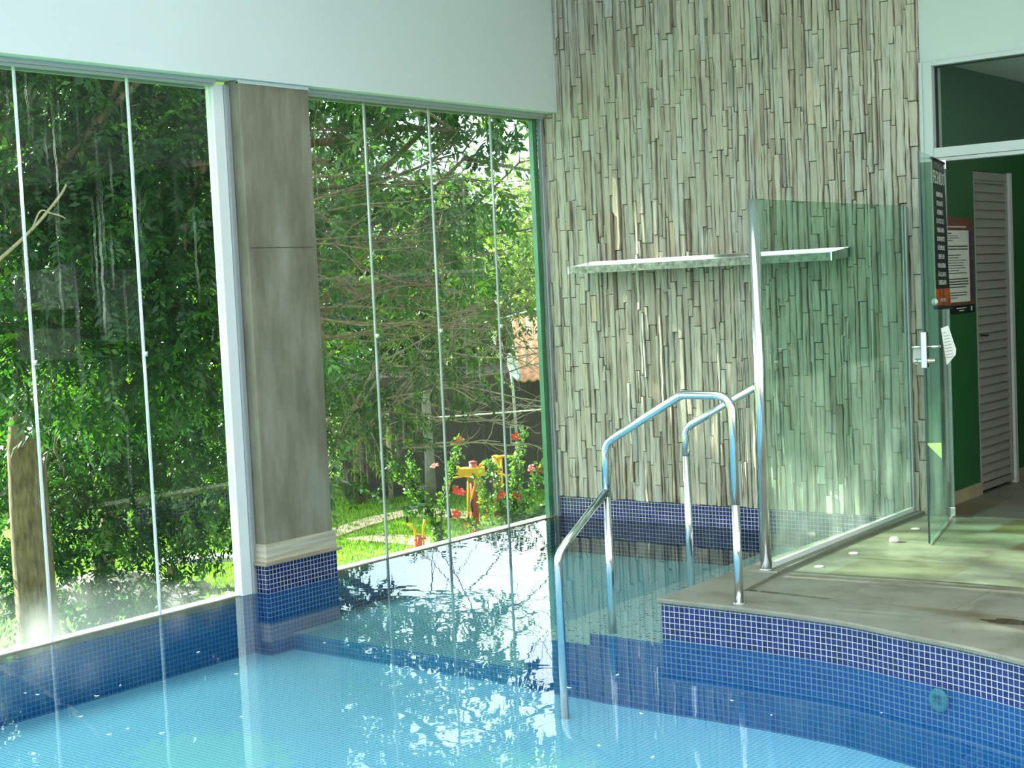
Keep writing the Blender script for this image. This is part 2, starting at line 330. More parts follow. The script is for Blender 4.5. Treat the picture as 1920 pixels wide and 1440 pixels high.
M['posterbrown'] = plain('poster_brown', (.17, .065, .04), .5, noise=.25, scale=16)
M['posterpurple'] = plain('poster_purple', (.09, .045, .10), .5)
M['paper'] = plain('paper', (.72, .76, .68), .7)
M['inkdark'] = plain('dark_ink', (.08, .10, .08), .7)
M['plastic'] = plain('white_plastic', (.75, .74, .68), .4)
M['inlet'] = plain('aqua_plastic', (.10, .38, .42), .4)
M['petal'] = plain('pale_petal', (.85, .80, .74), .6)
m_, t_, o2_ = mat('puddle_water'); b_ = N(t_, 'ShaderNodeBsdfGlossy', Roughness=.02); tr_ = N(t_, 'ShaderNodeBsdfTransparent'); tr_.inputs[0].default_value = (.6, .56, .45, 1)
f_ = N(t_, 'ShaderNodeFresnel', IOR=1.4); x_ = N(t_, 'ShaderNodeMixShader'); t_.links.new(f_.outputs[0], x_.inputs[0]); t_.links.new(tr_.outputs[0], x_.inputs[1]); t_.links.new(b_.outputs[0], x_.inputs[2]); t_.links.new(x_.outputs[0], o2_.inputs[0]); tr_.inputs[0].default_value = (.80, .78, .70, 1); M['puddle'] = m_
M['lawn'] = lawn_mat()
M['path'] = plain('bare_earth', (.42, .33, .22), .95, noise=.25, scale=3)
M['bark'] = plain('bark', (.13, .095, .06), .95, noise=.5, scale=9, bump=.9, stretch=(3, 3, .7))
M['greybark'] = plain('grey_bark', (.15, .155, .125), .9, noise=.3, scale=6)
M['palebark'] = plain('pale_twig', (.30, .26, .18), .9, noise=.3, scale=10)
M['leafdark'] = leafmat('dark_leaf', [(0, (.008, .036, .010)), (.45, (.016, .070, .016)), (.8, (.036, .125, .018)), (1, (.12, .27, .028))], .5)
M['leafmid'] = leafmat('mid_leaf', [(0, (.012, .042, .008)), (.5, (.030, .090, .014)), (.85, (.085, .18, .025)), (1, (.22, .34, .045))])
M['leafthick'] = leafmat('leathery_leaf', [(0, (.008, .030, .010)), (1, (.04, .10, .025))], .4, .04)
M['leafgrass'] = leafmat('grass_blade', [(0, (.03, .10, .012)), (.5, (.07, .17, .02)), (1, (.15, .26, .03))], .1)
M['leafpale'] = leafmat('pale_leaf', [(0, (.05, .10, .04)), (.5, (.11, .19, .07)), (1, (.24, .33, .14))])
M['leafhib'] = leafmat('shrub_leaf', [(0, (.015, .06, .012)), (.5, (.035, .12, .022)), (1, (.11, .23, .05))], .7)
M['flower'] = plain('red_petal', (.75, .05, .04), .5)
M['pistil'] = plain('yellow_pistil', (.8, .5, .15), .5)
M['yellow'] = plain('yellow_enamel', (.78, .42, .02), .35)
M['red'] = plain('red_enamel', (.42, .06, .04), .4)
M['rooftile'] = plain('roof_tile', (.55, .26, .15), .8, noise=.35, scale=6)
M['housewall'] = plain('shaded_house_wall', (.035, .030, .024), .9, noise=.2)  # shade under the eaves put into the wall colour
M['brick'] = plain('brown_pillar', (.16, .10, .06), .9, noise=.3, scale=8)
M['housewin'] = plain('pale_window_frame', (.30, .30, .26), .6)
M['darkpane'] = plain('dark_pane', (.02, .03, .035), .2)
M['dish'] = plain('pale_dish', (.5, .58, .52), .5)
M['cable'] = plain('white_cable', (.8, .8, .78), .5)
M['bench_white'] = plain('white_concrete', (.62, .64, .58), .7, noise=.1)
M['pebble'] = plain('pebbles', (.50, .45, .38), .9, noise=.3, scale=4)
M['cork'] = plain('board_face', (.80, .82, .78), .7)

# ------------------------------------------------------------------ mesh helpers
class MB:
    def __init__(s): s.v = []; s.f = []; s.m = []; s.uv = []; s.sm = []; s.tint = []
    def face(s, idx, mi=0, uv=None, smooth=False): s.f.append(tuple(idx)); s.m.append(mi); s.uv.append(uv); s.sm.append(smooth)
    def box(s, a, b, mi=0, mat3=None):
        x0, y0, z0 = a; x1, y1, z1 = b; n = len(s.v)
        c = [(x0, y0, z0), (x1, y0, z0), (x1, y1, z0), (x0, y1, z0), (x0, y0, z1), (x1, y0, z1), (x1, y1, z1), (x0, y1, z1)]
        if mat3: c = [tuple(mat3 @ Vector(p)) for p in c]
        s.v += c
        mis = mi if isinstance(mi, (list, tuple)) else [mi]*6   # -z +z -y +x +y -x
        for q, k in zip([(0, 3, 2, 1), (4, 5, 6, 7), (0, 1, 5, 4), (1, 2, 6, 5), (2, 3, 7, 6), (3, 0, 4, 7)], mis): s.face([n+i for i in q], k)
        return s
    def quad(s, p, mi=0, uv=None):
        n = len(s.v); s.v += [tuple(x) for x in p]; s.face(range(n, n+len(p)), mi, uv); return s
    def tube(s, pts, r, seg=10, mi=0, caps=True, radii=None):
        pts = [Vector(p) for p in pts]; k = len(pts); n0 = len(s.v)
        up = None
        for i, p in enumerate(pts):
            d = (pts[min(i+1, k-1)] - pts[max(i-1, 0)]).normalized()
            if up is None:
                up = Vector((0, 0, 1)) if abs(d.z) < .9 else Vector((1, 0, 0))
            a = (up - d*up.dot(d)).normalized(); up = a; b = d.cross(a)
            rr = radii[i] if radii else r
            for j in range(seg):
                t = 2*math.pi*j/seg; s.v.append(tuple(p + a*(math.cos(t)*rr) + b*(math.sin(t)*rr)))
        for i in range(k-1):
            for j in range(seg):
                s.face((n0+i*seg+j, n0+i*seg+(j+1) % seg, n0+(i+1)*seg+(j+1) % seg, n0+(i+1)*seg+j), mi, None, True)
        if caps:
            s.face([n0+j for j in range(seg)][::-1], mi); s.face([n0+(k-1)*seg+j for j in range(seg)], mi)
        return s
    def lathe(s, c, prof, seg=20, mi=0):
        n0 = len(s.v); k = len(prof)
        for (r, z) in prof:
            for j in range(seg):
                t = 2*math.pi*j/seg; s.v.append((c[0]+r*math.cos(t), c[1]+r*math.sin(t), c[2]+z))
        for i in range(k-1):
            for j in range(seg): s.face((n0+i*seg+j, n0+i*seg+(j+1) % seg, n0+(i+1)*seg+(j+1) % seg, n0+(i+1)*seg+j), mi, None, True)
        s.face([n0+j for j in range(seg)][::-1], mi); s.face([n0+(k-1)*seg+j for j in range(seg)], mi)
        return s
    def prism(s, poly, z0, z1, mi=0):
        n = len(s.v); k = len(poly)
        s.v += [(p[0], p[1], z0) for p in poly] + [(p[0], p[1], z1) for p in poly]
        s.face([n+i for i in range(k)][::-1], mi); s.face([n+k+i for i in range(k)], mi)
        for i in range(k): s.face((n+i, n+(i+1) % k, n+k+(i+1) % k, n+k+i), mi)
        return s
    def build(s, name, mats, parent=None, loc=None, bevel=0):
        me = bpy.data.meshes.new(name); me.from_pydata(s.v, [], s.f); me.update()
        if not isinstance(mats, (list, tuple)): mats = [mats]
        for m in mats: me.materials.append(M[m] if isinstance(m, str) else m)
        me.polygons.foreach_set('material_index', s.m); me.polygons.foreach_set('use_smooth', s.sm)
        ul = me.uv_layers.new(name='UVMap')
        for p, u in zip(me.polygons, s.uv):
            if u is not None:
                for li, q in zip(p.loop_indices, u): ul.data[li].uv = q
            else:
                nx, ny, nzz = (abs(c) for c in p.normal)
                for li in p.loop_indices:
                    c = me.vertices[me.loops[li].vertex_index].co
                    ul.data[li].uv = (c.y, c.z) if nx >= ny and nx >= nzz else ((c.x, c.z) if ny >= nzz else (c.x, c.y))
        if s.tint:
            a = me.attributes.new('tint', 'FLOAT', 'POINT'); a.data.foreach_set('value', s.tint)
        o = bpy.data.objects.new(name, me); COL.objects.link(o)
        if parent is not None: o.parent = parent
        if loc is not None: o.location = loc
        if bevel:
            b = o.modifiers.new('bevel', 'BEVEL'); b.width = bevel; b.segments = 2; b.limit_method = 'ANGLE'
        return o

def tag(o, label=None, cat=None, group=None, kind=None):
    if label: o['label'] = label
    if cat: o['category'] = cat
    if group: o['group'] = group
    if kind: o['kind'] = kind
    return o
def empty(name, loc=(0, 0, 0), rz=0):
    o = bpy.data.objects.new(name, None); COL.objects.link(o); o.location = loc; o.rotation_euler = (0, 0, rz); o.empty_display_size = .1; return o
def fillet(pts, r, k=6):
    pts = [Vector(p) for p in pts]; out = [pts[0]]
    for i in range(1, len(pts)-1):
        a, b, c = pts[i-1], pts[i], pts[i+1]
        rr = min(r[i-1] if isinstance(r, (list, tuple)) else r, (a-b).length*.48, (c-b).length*.48)
        p0 = b+(a-b).normalized()*rr; p1 = b+(c-b).normalized()*rr
        for j in range(k+1):
            t = j/k; out.append(p0*(1-t)**2 + b*2*t*(1-t) + p1*t*t)
    out.append(pts[-1]); return out
def catmull(pts, k=6):
    P = [Vector((p[0], p[1], 0)) for p in pts]; P = [P[0]*2-P[1]]+P+[P[-1]*2-P[-2]]; out = []
    for i in range(1, len(P)-2):
        for j in range(k):
            t = j/k; a, b, c, d = P[i-1:i+3]
            out.append(.5*((2*b)+(c-a)*t+(2*a-5*b+4*c-d)*t*t+(3*b-a-3*c+d)*t**3))
    out.append(P[-2]); return [(p.x, p.y) for p in out]

# ------------------------------------------------------------------ shell of the room
ZD = .165                       # deck floor
front = catmull([(2.49, -2.612), (2.9, -2.612), (3.34, -2.645), (3.65, -2.73), (3.885, -2.795), (4.15, -2.895), (4.5, -3.06), (4.85, -3.3), (5.15, -3.65), (5.35, -4.1), (5.45, -4.8), (5.5, -6), (5.5, -8.2), (5.4, -12)], 6)

# fascia over the windows
w = MB(); w.box((-.22, -12.2, 2.69), (.14, -.004, 3.95)); tag(w.build('wall_left', 'white'), kind='structure')
# stacked slate wall
sw = MB()
def strip(x0, x1, z0, z1, d, tint):
    k = max(2, int((z1-z0)/.07)); n = len(sw.v); g = .0022
    j0 = [R.uniform(-1, 1)*.0035 for _ in range(k+1)]; j1 = [R.uniform(-1, 1)*.0035 for _ in range(k+1)]
    tl = R.uniform(-.006, .006); tw = R.uniform(-.005, .005)
    for i in range(k+1):
        z = z0+g+(z1-z0-2*g)*i/k; dd = d+tl*(i/k-.5)+R.uniform(-.0015, .0015)
        xa = x0+g+j0[i]; xb = x1-g+j1[i]
        ch = .0025
        sw.v += [(xa, .012, z), (xa, -(dd-tw)+ch, z), (xa+ch, -(dd-tw), z), (xb-ch, -(dd+tw), z), (xb, -(dd+tw)+ch, z), (xb, .012, z)]
        sw.tint += [tint]*6
    for i in range(k):
        for j in range(5): sw.face((n+i*6+j, n+i*6+j+1, n+(i+1)*6+j+1, n+(i+1)*6+j))
    sw.face([n+j for j in range(6)][::-1]); sw.face([n+k*6+j for j in range(6)])
x = .022
while x < 2.63:
    wd = R.choice([.018, .022, .026, .03, .034, .04, .05]); x1 = min(x+wd, 2.634)
    if 2.634-x1 < .012: x1 = 2.634
    z = .134+R.uniform(-.003, .004)
    while z < 3.96:
        ln = R.choice([.12, .18, .25, .3, .4, .55, .7]); z1 = min(z+ln*R.uniform(.8, 1.2), 3.97)
        t_ = min(.96, max(0.1, R.gauss(.58, .16)));
        if R.random() < .02 and wd < .025: t_ = 1.0
        if R.random() < .05 and wd < .03: t_ = R.uniform(.02, .15)
        if R.random() < .05 and wd > .025:
            xm = (x+x1)/2; strip(x, xm, z, z1, R.uniform(.004, .022), t_); strip(xm, x1, z, z1, R.uniform(.004, .022), min(.95, t_+.1))
        else: strip(x, x1, z, z1, max(.002, R.gauss(.014, .0075)), t_)
        z = z1
    x = x1
wb = sw.build('wall_back', 'stone'); tag(wb, 'tall wall of stacked vertical slate strips behind the pool', kind='structure')
w = MB(); w.box((-.05, .0125, -.34), (2.634, .2, 3.96)); w.build('backing', 'stoneback', wb)
w = MB(); w.box((.0, -.004, -.34), (2.53, .0115, .134)); w.build('tile_band', 'tiles', wb)
# door wall above and right of the opening
w = MB(); w.box((2.6345, .004, 2.69), (9.2, .2, 3.96)); w.box((3.84, .004, 0.0), (9.2, .2, 2.69), 1)
tag(w.build('wall_right', ['whiteshaded', 'greenwall']), kind='structure')
# floor (deck) and corridor floor in one
w = MB(); ins = [(p[0]+.05, p[1]+.06) for p in front]
w.quad([(2.53, .0, ZD), (2.53, -2.55, ZD)] + [(a, b, ZD) for a, b in ins[1:]] + [(5.5, -13, ZD), (15, -13, ZD), (15, .0, ZD)])
w.quad([(2.53, 0, ZD), (15, 0, ZD), (15, 6, ZD), (2.53, 6, ZD)])
tag(w.build('floor', 'floor'), kind='structure')
# pool wall under the deck edge
w = MB(); s_ = 0
side = [(2.49, -.0)] + front
zt, zb = .158, -.34
acc = 0
for a, b in zip(side[:-1], side[1:]):
    L = math.hypot(b[0]-a[0], b[1]-a[1])
    for (z0, z1, mi) in ((zb, 0.0, 1), (0.0, zt, 0)):
        w.quad([(a[0], a[1], z0), (b[0], b[1], z0), (b[0], b[1], z1), (a[0], a[1], z1)], mi, [(acc, z0), (acc+L, z0), (acc+L, z1), (acc, z1)])
    acc += L
tag(w.build('trim_1', ['tiles', 'poolwall']), kind='structure')
# coping
inner = [(2.735, -2.335), (3.24, -2.40), (3.62, -2.45), (4.03, -2.56)]
outer_c = [(2.475, -2.63)] + [(p[0]-.004, p[1]-.018) for p in front[1:]]
def inner_of(i):
    a = Vector(outer_c[max(i-1, 0)]); b = Vector(outer_c[min(i+1, len(outer_c)-1)]); d = (b-a).normalized(); nn = Vector((-d.y, d.x))
    if nn.y < 0 and i < 30: nn = -nn
    wd = .30 if i < 10 else .34
    return Vector(outer_c[i]) + nn*wd
inn = [(2.735, -2.34)] + [tuple(inner_of(i)) for i in range(1, len(outer_c))]
inn = [inn[0]] + [p for p in inn[1:]]
w = MB()
zc, zu = .182, .158
def slab_strip(outr, innr):
    n = len(w.v); k = len(outr)
    for (o, i) in zip(outr, innr):
        d = (Vector(i)-Vector(o)).normalized()*.008
        w.v += [(o[0]+d.x, o[1]+d.y, zu), (o[0], o[1], zu+.006), (o[0], o[1], zc-.007), (o[0]+d.x, o[1]+d.y, zc), (i[0], i[1], zc), (i[0], i[1], zu)]
    for a in range(k-1):
        for j in range(5):
            w.face((n+a*6+j, n+(a+1)*6+j, n+(a+1)*6+j+1, n+a*6+j+1))
        w.face((n+a*6+5, n+(a+1)*6+5, n+(a+1)*6, n+a*6))
    w.face([n+j for j in range(6)]); w.face([n+(k-1)*6+j for j in range(6)][::-1])
start = [i for i in range(len(inn)) if inn[i][0] >= 2.735 or i == 0]
slab_strip([outer_c[i] for i in start], [inn[i] for i in start])
slab_strip([(2.475, .0), (2.475, -.9), (2.475, -1.8), (2.475, -2.63)], [(2.60, .0), (2.61, -.9), (2.665, -1.8), (2.735, -2.34)])
tag(w.build('trim_2', 'coping'), kind='structure')

# pool basin: floors, treads, far side, glass side
w = MB()
w.quad([(-.08, -12, -.33), (5.6, -12, -.33), (5.6, -2.5, -.33), (-.08, -2.5, -.33)], 0)
w.box((-.08, -2.58, -.335), (1.72, .0, -.24), [1, 1, 4, 1, 1, 1])
w.box((1.72, -2.60, -.335), (2.10, .0, -.075), [3, 3, 2, 3, 3, 2])
w.box((2.10, -2.612, -.335), (2.495, .0, -.018), [3, 3, 2, 3, 3, 2])
w.quad([(-.02, -12, -.34), (-.02, 0, -.34), (-.02, 0, -.002), (-.02, -12, -.002)], 2)
tag(w.build('pool_basin', ['poolfloor', 'bench', 'poolwall', 'tread', 'riser']), kind='structure')
w = MB(); w.quad([(-.02, -12, 0), (-.02, -.004, 0), (2.49, -.004, 0)][::-1] + [] if False else [(-.02, -12, 0)] + [(p[0], p[1], 0) for p in front[::-1]] + [(2.49, -.004, 0), (-.02, -.004, 0)])
tag(w.build('water', 'water'), 'still blue pool water mirroring the windows and trees', kind='structure')

# ceiling, outer closure
w = MB(); w.box((-.22, -12.2, 3.95), (.9, .2, 4.15)); w.box((.9, -2.6, 3.95), (9.2, .2, 4.15)); w.box((8.4, -12.2, 3.95), (9.2, -2.6, 4.15)); w.box((.9, -12.2, 3.95), (8.4, -10.4, 4.15))
tag(w.build('ceiling', 'ceiling'), kind='structure')
# corridor behind the doorway
XC = 2.62
w = MB(); w.box((XC-.15, .2005, 0), (XC, .79, 2.72)); w.box((XC-.15, .79, 2.125), (XC, 1.40, 2.72)); w.box((XC-.15, 1.40, 0), (XC, 1.78, 2.72)); w.box((XC-.15, .79, 0), (XC-.06, 1.40, 2.125))
w.box((XC, 1.78, 2.13), (3.1, 1.9, 2.72)); w.box((1.2, 5, 0), (5.0, 5.2, 2.72)); w.box((4.9, .2005, 0), (5.0, 5, 2.72))
w.box((XC-1.4, 1.9, 0), (XC-1.3, 5, 2.72))
tag(w.build('wall_corridor', 'greenwall'), kind='structure')
w = MB(); w.box((XC, .2005, ZD), (XC+.012, .79, ZD+.075)); w.box((XC, 1.40, ZD), (XC+.012, 1.78, ZD+.075)); tag(w.build('baseboard_corridor', 'cream'), kind='structure')
w = MB(); w.box((XC-1.4, .2, 2.72), (5.0, 5.2, 2.8)); tag(w.build('ceiling_corridor', 'ceiling'), kind='structure')

e = empty('added_lamp', (3.75, 1.7, 2.30)); tag(e, 'round lamp added out of view to light the green corridor', 'lamp')  # lamp added out of view to brighten the corridor walls
w = MB(); w.tube([(0, 0, .03), (0, 0, .42)], .008, 8); w.build('rod', 'alu', e)
w = MB(); w.lathe((0, 0, .0), [(.05, 0), (.05, .03)], 20); w.build('rim', 'alu', e)
m_, t_, o2_ = mat('added_lamp_glow'); em_ = N(t_, 'ShaderNodeEmission', Strength=16.0); em_.inputs[0].default_value = (1, .97, .88, 1); t_.links.new(em_.outputs[0], o2_.inputs[0]); M['glow'] = m_
w = MB(); w.lathe((0, 0, -.16), [(.03, 0), (.075, .03), (.09, .08), (.075, .13), (.045, .159)], 20); w.build('diffuser', 'glow', e)
# ------------------------------------------------------------------ windows
def bay(name, y0, y1, joints, label):
    e = empty(name, (0, (y0+y1)/2, 0)); tag(e, label, kind='structure'); oy = -(y0+y1)/2
    def B(mb, nm, mt): o = mb.build(nm, mt, e); o.location = (0, oy, 0); return o
    w = MB(); w.box((-.045, y0, 2.668), (.06, y1, 2.692)); w.box((-.045, y0, 2.65), (-.03, y1, 2.668)); w.box((.03, y0, 2.655), (.045, y1, 2.668)); B(w, 'head_rail', 'alugrey')
    w = MB(); w.box((-.016, y0, -.03), (.010, y1, .003)); B(w, 'sill_rail', 'sill')
    ys = [y0] + joints + [y1]
    for a, b in zip(ys[:-1], ys[1:]):
        w = MB(); w.box((-.005, a+.0048, .006), (.005, b-.0048, 2.66), [1, 1, 1, 0, 1, 0]); B(w, 'pane', ['pane', 'glassedge' if name != 'window_2' else 'jointgrey'])
    for j in joints:
        w = MB(); w.box((-.007, j-.0045, .004), (.007, j+.0045, 2.66)); B(w, 'joint_strip', 'joint' if name != 'window_2' else 'jointgrey')  # left bay pale, right bay grey: sun glow put into the colour
        w = MB(); w.lathe((.016, j, 1.31), [(.0, -.012), (.010, -.012), (.010, .012), (.0, .012)], 12); B(w, 'joint_clip', 'chrome')
    return e
w1 = bay('window_1', -8.32, -2.845, [-7.7, -7.08, -6.46, -5.84, -5.22, -4.60, -3.98, -3.355], 'dirty floor-to-ceiling glass panes left of the concrete column')
w2 = bay('window_2', -2.24, -.035, [-1.70, -1.137, -.548], 'clean frameless glass panes between the column and the slate wall')
w3 = bay('window_3', -12.0, -8.7, [-11.4, -10.8, -10.2, -9.6, -9.0], None)
# white post beside the column
e = empty('window_post', (0, -2.80, 0)); tag(e, 'white aluminium post at the left side of the concrete column', 'post')
w = MB(); w.box((-.03, -2.842, 0.0), (.03, -2.772, 2.668)); o = w.build('post', 'alu', e, bevel=.003); o.location = (0, 2.80, 0)
w = MB(); w.box((-.02, -2.771, 0.0), (.035, -2.735, 2.668)); w.box((.035, -2.771, 0.0), (.045, -2.762, 2.668)); o = w.build('channel', 'alugrey', e); o.location = (0, 2.80, 0)
# corner channel by the slate wall
e = empty('corner_channel', (0, -.03, 0)); tag(e, 'green edged aluminium channel where the glass meets the slate wall', 'window frame')
w = MB(); w.box((-.016, -.034, 0), (.018, -.004, 2.668)); o = w.build('channel', 'alugrey', e); o.location = (0, .03, 0)
w = MB(); w.box((-.05, -.085, -.02), (-.016, -.035, 2.66)); o = w.build('green_fin', 'greenfin', e); o.location = (0, .03, 0)

# ------------------------------------------------------------------ column
CY0, CY1, CX = -2.73, -2.235, .105
e = empty('concrete_column', (0, -2.48, 0)); tag(e, 'raw grey concrete column standing in the pool between the two glass bays', 'column', kind='structure')
def C(mb, nm, mt, bv=0): o = mb.build(nm, mt, e, bevel=bv); o.location = (0, 2.48, 0); return o
w = MB(); w.box((-.012, CY0, .25), (CX, CY1, 2.689)); C(w, 'shaft', 'concrete', .006)
w = MB(); w.box((-.012, CY0-.012, .165), (CX+.014, CY1+.012, .262)); C(w, 'plinth_band', 'marble', .003)
w = MB(); w.box((-.012, CY0-.035, .150), (CX+.035, CY1+.035, .166)); C(w, 'plinth_lip', 'sill', .005)
w = MB(); w.box((-.012, CY0-.01, 0), (CX+.012, CY1+.01, .150)); C(w, 'tile_base', 'tiles')
w = MB(); w.box((-.012, CY0-.01, -.335), (CX+.012, CY1+.01, 0)); C(w, 'submerged_base', 'poolwall')
w = MB(); w.box((CX, CY0+.02, 1.82), (CX+.0012, CY1-.03, 1.826)); C(w, 'form_line', 'stoneback')
w = MB(); w.box((CX-.02, CY0, 2.672), (CX+.004, CY1, 2.689)); C(w, 'top_patch', 'white')

# ------------------------------------------------------------------ waterfall spout
e = empty('waterfall_spout', (1.27, 0, 1.66)); tag(e, 'long stained steel waterfall spout jutting from the slate wall', 'water spout')
def C(mb, nm, mt, bv=0): o = mb.build(nm, mt, e, bevel=bv); o.location = (-1.27, 0, -1.66); return o
w = MB(); n_ = 0
pf = [(-.002, 1.640), (-.26, 1.622), (-.262, 1.667), (-.246, 1.668), (-.245, 1.644), (-.002, 1.654)]
k = len(pf); w.v += [(.36, a, b) for a, b in pf] + [(2.19, a, b) for a, b in pf]
w.face(list(range(k))); w.face([k+i for i in range(k)][::-1])
for i in range(k): w.face((i, k+i, k+(i+1) % k, (i+1) % k))
C(w, 'tray', 'dirtysteel')
for xa, xb in ((.352, .36), (2.19, 2.198)):
    w = MB(); w.v += [(xx, a, b) for xx in (xa, xb) for a, b in ((-.002, 1.640), (-.262, 1.622), (-.262, 1.668), (-.002, 1.697))]
    w.face((0, 1, 2, 3)); w.face((7, 6, 5, 4))
    for i in range(4): w.face((i, 4+i, 4+(i+1) % 4, (i+1) % 4))
    C(w, 'end_plate', 'steel')
w = MB(); w.box((.36, -.03, 1.668), (2.19, -.012, 1.697)); C(w, 'back_plate', 'steel')
for xa in (.36, .95, 1.56):
    w = MB(); w.box((xa+.012, -.041, 1.680), (xa+.585 if xa < 1.5 else 2.17, -.03, 1.695)); C(w, 'trim_bar', 'chrome')

# ------------------------------------------------------------------ glass screen with pole
e = empty('glass_screen', (2.6, -1.88, ZD)); tag(e, 'green tinted glass screen with a tall steel pole standing on the coping', 'glass screen')
def C(mb, nm, mt, bv=0): o = mb.build(nm, mt, e, bevel=bv); o.location = (-2.6, 1.88, -ZD); return o
w = MB(); w.tube([(2.604, -1.88, .182), (2.604, -1.88, 1.905)], .026, 24); w.lathe((2.604, -1.88, .182), [(.0265, 0), (.034, 0), (.034, .006), (.0265, .008)], 24); C(w, 'pole', 'steel')
def along(t): return (2.600+(2.537-2.600)*t, -1.853+(1.83)*t)
def panel(t0, t1, z0, z1, th, mb, mi):
    a = Vector(along(t0)); b = Vector(along(t1)); d = (b-a).normalized(); nn = Vector((d.y, -d.x))*th*.5
    n = len(mb.v)
    mb.v += [(a.x-nn.x, a.y-nn.y, z0), (a.x+nn.x, a.y+nn.y, z0), (b.x+nn.x, b.y+nn.y, z0), (b.x-nn.x, b.y-nn.y, z0)]
    mb.v += [(x, y, z1) for x, y, _ in mb.v[n:n+4]]
    for q, k in zip([(0, 3, 2, 1), (4, 5, 6, 7), (0, 1, 5, 4), (1, 2, 6, 5), (2, 3, 7, 6), (3, 0, 4, 7)], mi): mb.face([n+i for i in q], k)
w = MB(); panel(.0, .985, .19, 1.905, .010, w, [1, 1, 2, 0, 1, 0]); C(w, 'pane', ['screen', 'darkedge', 'glassedge'])
w = MB(); panel(.0, .99, .182, .205, .022, w, [0]*6); C(w, 'bottom_channel', 'alu')
w = MB(); panel(.986, 1.0, .182, 1.90, .024, w, [0]*6); C(w, 'wall_channel', 'alugrey')

# ------------------------------------------------------------------ handrails
TR = .0185
YA = -2.56
e = empty('handrail', (2.85, YA, .18)); tag(e, 'near steel handrail with three posts from the deck corner down into the water', 'handrail')
def C(mb, nm, mt='steel'): o = mb.build(nm, mt, e); o.location = (-2.85, -YA, -.18); return o
w = MB(); w.tube(fillet([(2.19, YA, .60), (2.192, YA, .84), (2.60, YA, 1.06), (2.845, YA, 1.06), (2.845, YA, .60)], [.05, .022, .085], 8), TR, 16); C(w, 'rail')
w = MB(); w.tube([(2.845, YA, .18), (2.845, YA, .60)], TR, 16); w.lathe((2.845, YA, .182), [(TR, 0), (TR+.012, 0), (TR+.01, .004), (TR, .005)], 16); C(w, 'post')
w = MB(); w.tube([(2.19, YA, -.02), (2.19, YA, .60)], TR, 16); C(w, 'post')
w = MB(); w.tube(fillet([(2.19, YA-.004, .625), (2.144, -2.883, .395), (2.144, -2.883, -.33)], .05, 8), TR, 16); C(w, 'lower_rail')
YB = -1.86
e = empty('handrail', (2.18, YB, 0)); tag(e, 'far steel handrail running from the tall pole down behind the coping edge', 'handrail')
def C(mb, nm, mt='steel'): o = mb.build(nm, mt, e); o.location = (-2.18, -YB, 0); return o
w = MB(); w.tube(fillet([(2.578, YB-.01, 1.04), (2.178, YB, .835), (2.178, YB, .70)], .05, 8), TR, 16); C(w, 'rail')
w = MB(); w.tube([(2.178, YB, -.02), (2.178, YB, .70)], TR, 16); C(w, 'post')

# ------------------------------------------------------------------ door frame, glass door, louvred door
e = empty('door_1', (2.675, .06, ZD)); tag(e, 'white aluminium doorframe with a transom pane above the open glass door', kind='structure')
def C(mb, nm, mt, bv=0): o = mb.build(nm, mt, e, bevel=bv); o.location = (-2.675, -.06, -ZD); return o
w = MB(); w.box((2.6355, -.012, ZD), (2.708, .115, 2.688)); w.box((2.6355, -.02, ZD), (2.655, -.0122, 2.688)); C(w, 'jamb', 'alushaded', .002)
w = MB(); w.box((3.79, -.012, ZD), (3.84, .115, 2.688)); C(w, 'jamb', 'alushaded', .002)
w = MB(); w.box((2.709, -.012, 2.662), (3.789, .115, 2.688)); C(w, 'head', 'alushaded', .002)
w = MB(); w.box((2.709, -.012, 2.158), (3.789, .10, 2.212)); w.box((2.709, -.004, 2.136), (3.789, .06, 2.157)); C(w, 'transom_bar', 'alushaded', .002)
w = MB(); w.box((2.708, .040, 2.213), (3.789, .048, 2.661)); C(w, 'transom_pane', 'transom')
w = MB(); w.box((2.708, .030, 2.212), (2.714, .058, 2.662)); w.box((2.7141, .030, 2.656), (3.789, .058, 2.662)); w.box((2.7141, .030, 2.212), (3.789, .058, 2.216)); C(w, 'gasket', 'black')

HX, HY = 2.765, -.012
ud = Vector((.2495, -.9684, 0)); nd = Vector((.9684, .2495, 0))
LM = Matrix(((ud.x, nd.x, 0, HX), (ud.y, nd.y, 0, HY), (0, 0, 1, 0), (0, 0, 0, 1)))   # local: s along leaf, n to the right face, z
e = empty('glass_door', (0, 0, 0)); e.matrix_world = LM; tag(e, 'open frameless glass door swung out towards the deck', 'door')
w = MB(); w.box((.0, -.005, ZD+.008), (.932, .005, 2.13), [1, 1, 1, 2, 1, 0] if False else [1, 1, 0, 2, 0, 1]); w.build('pane', ['leafglass', 'glassedge', 'darkedge'], e)
w = MB(); w.box((-.012, -.018, 2.085), (.055, .018, 2.142)); w.build('top_hinge', 'chrome', e, bevel=.004)
w = MB(); w.box((-.012, -.018, ZD), (.055, .018, ZD+.055)); w.build('bottom_hinge', 'chrome', e, bevel=.004)
w = MB(); w.box((.862, -.014, 1.055), (.937, .014, 1.235)); lk = w.build('lock_case', 'locksteel', e, bevel=.003)
w = MB(); w.tube(fillet([(.90, .014, 1.160), (.90, .065, 1.160), (.79, .068, 1.158)], .02, 6), .008, 12); w.build('lever', 'chrome', lk)
w = MB(); w.tube(fillet([(.90, -.014, 1.160), (.90, -.06, 1.160), (.80, -.062, 1.158)], .02, 6), .008, 12); w.build('lever', 'chrome', lk)
w = MB(); w.tube([(.90, -.05, 1.09), (.90, .05, 1.09)], .012, 14); w.build('cylinder', 'chrome', lk)
w = MB(); w.box((-.030, -.012, ZD), (-.008, .006, 2.13)); w.build('edge_seal', 'alugrey', e)

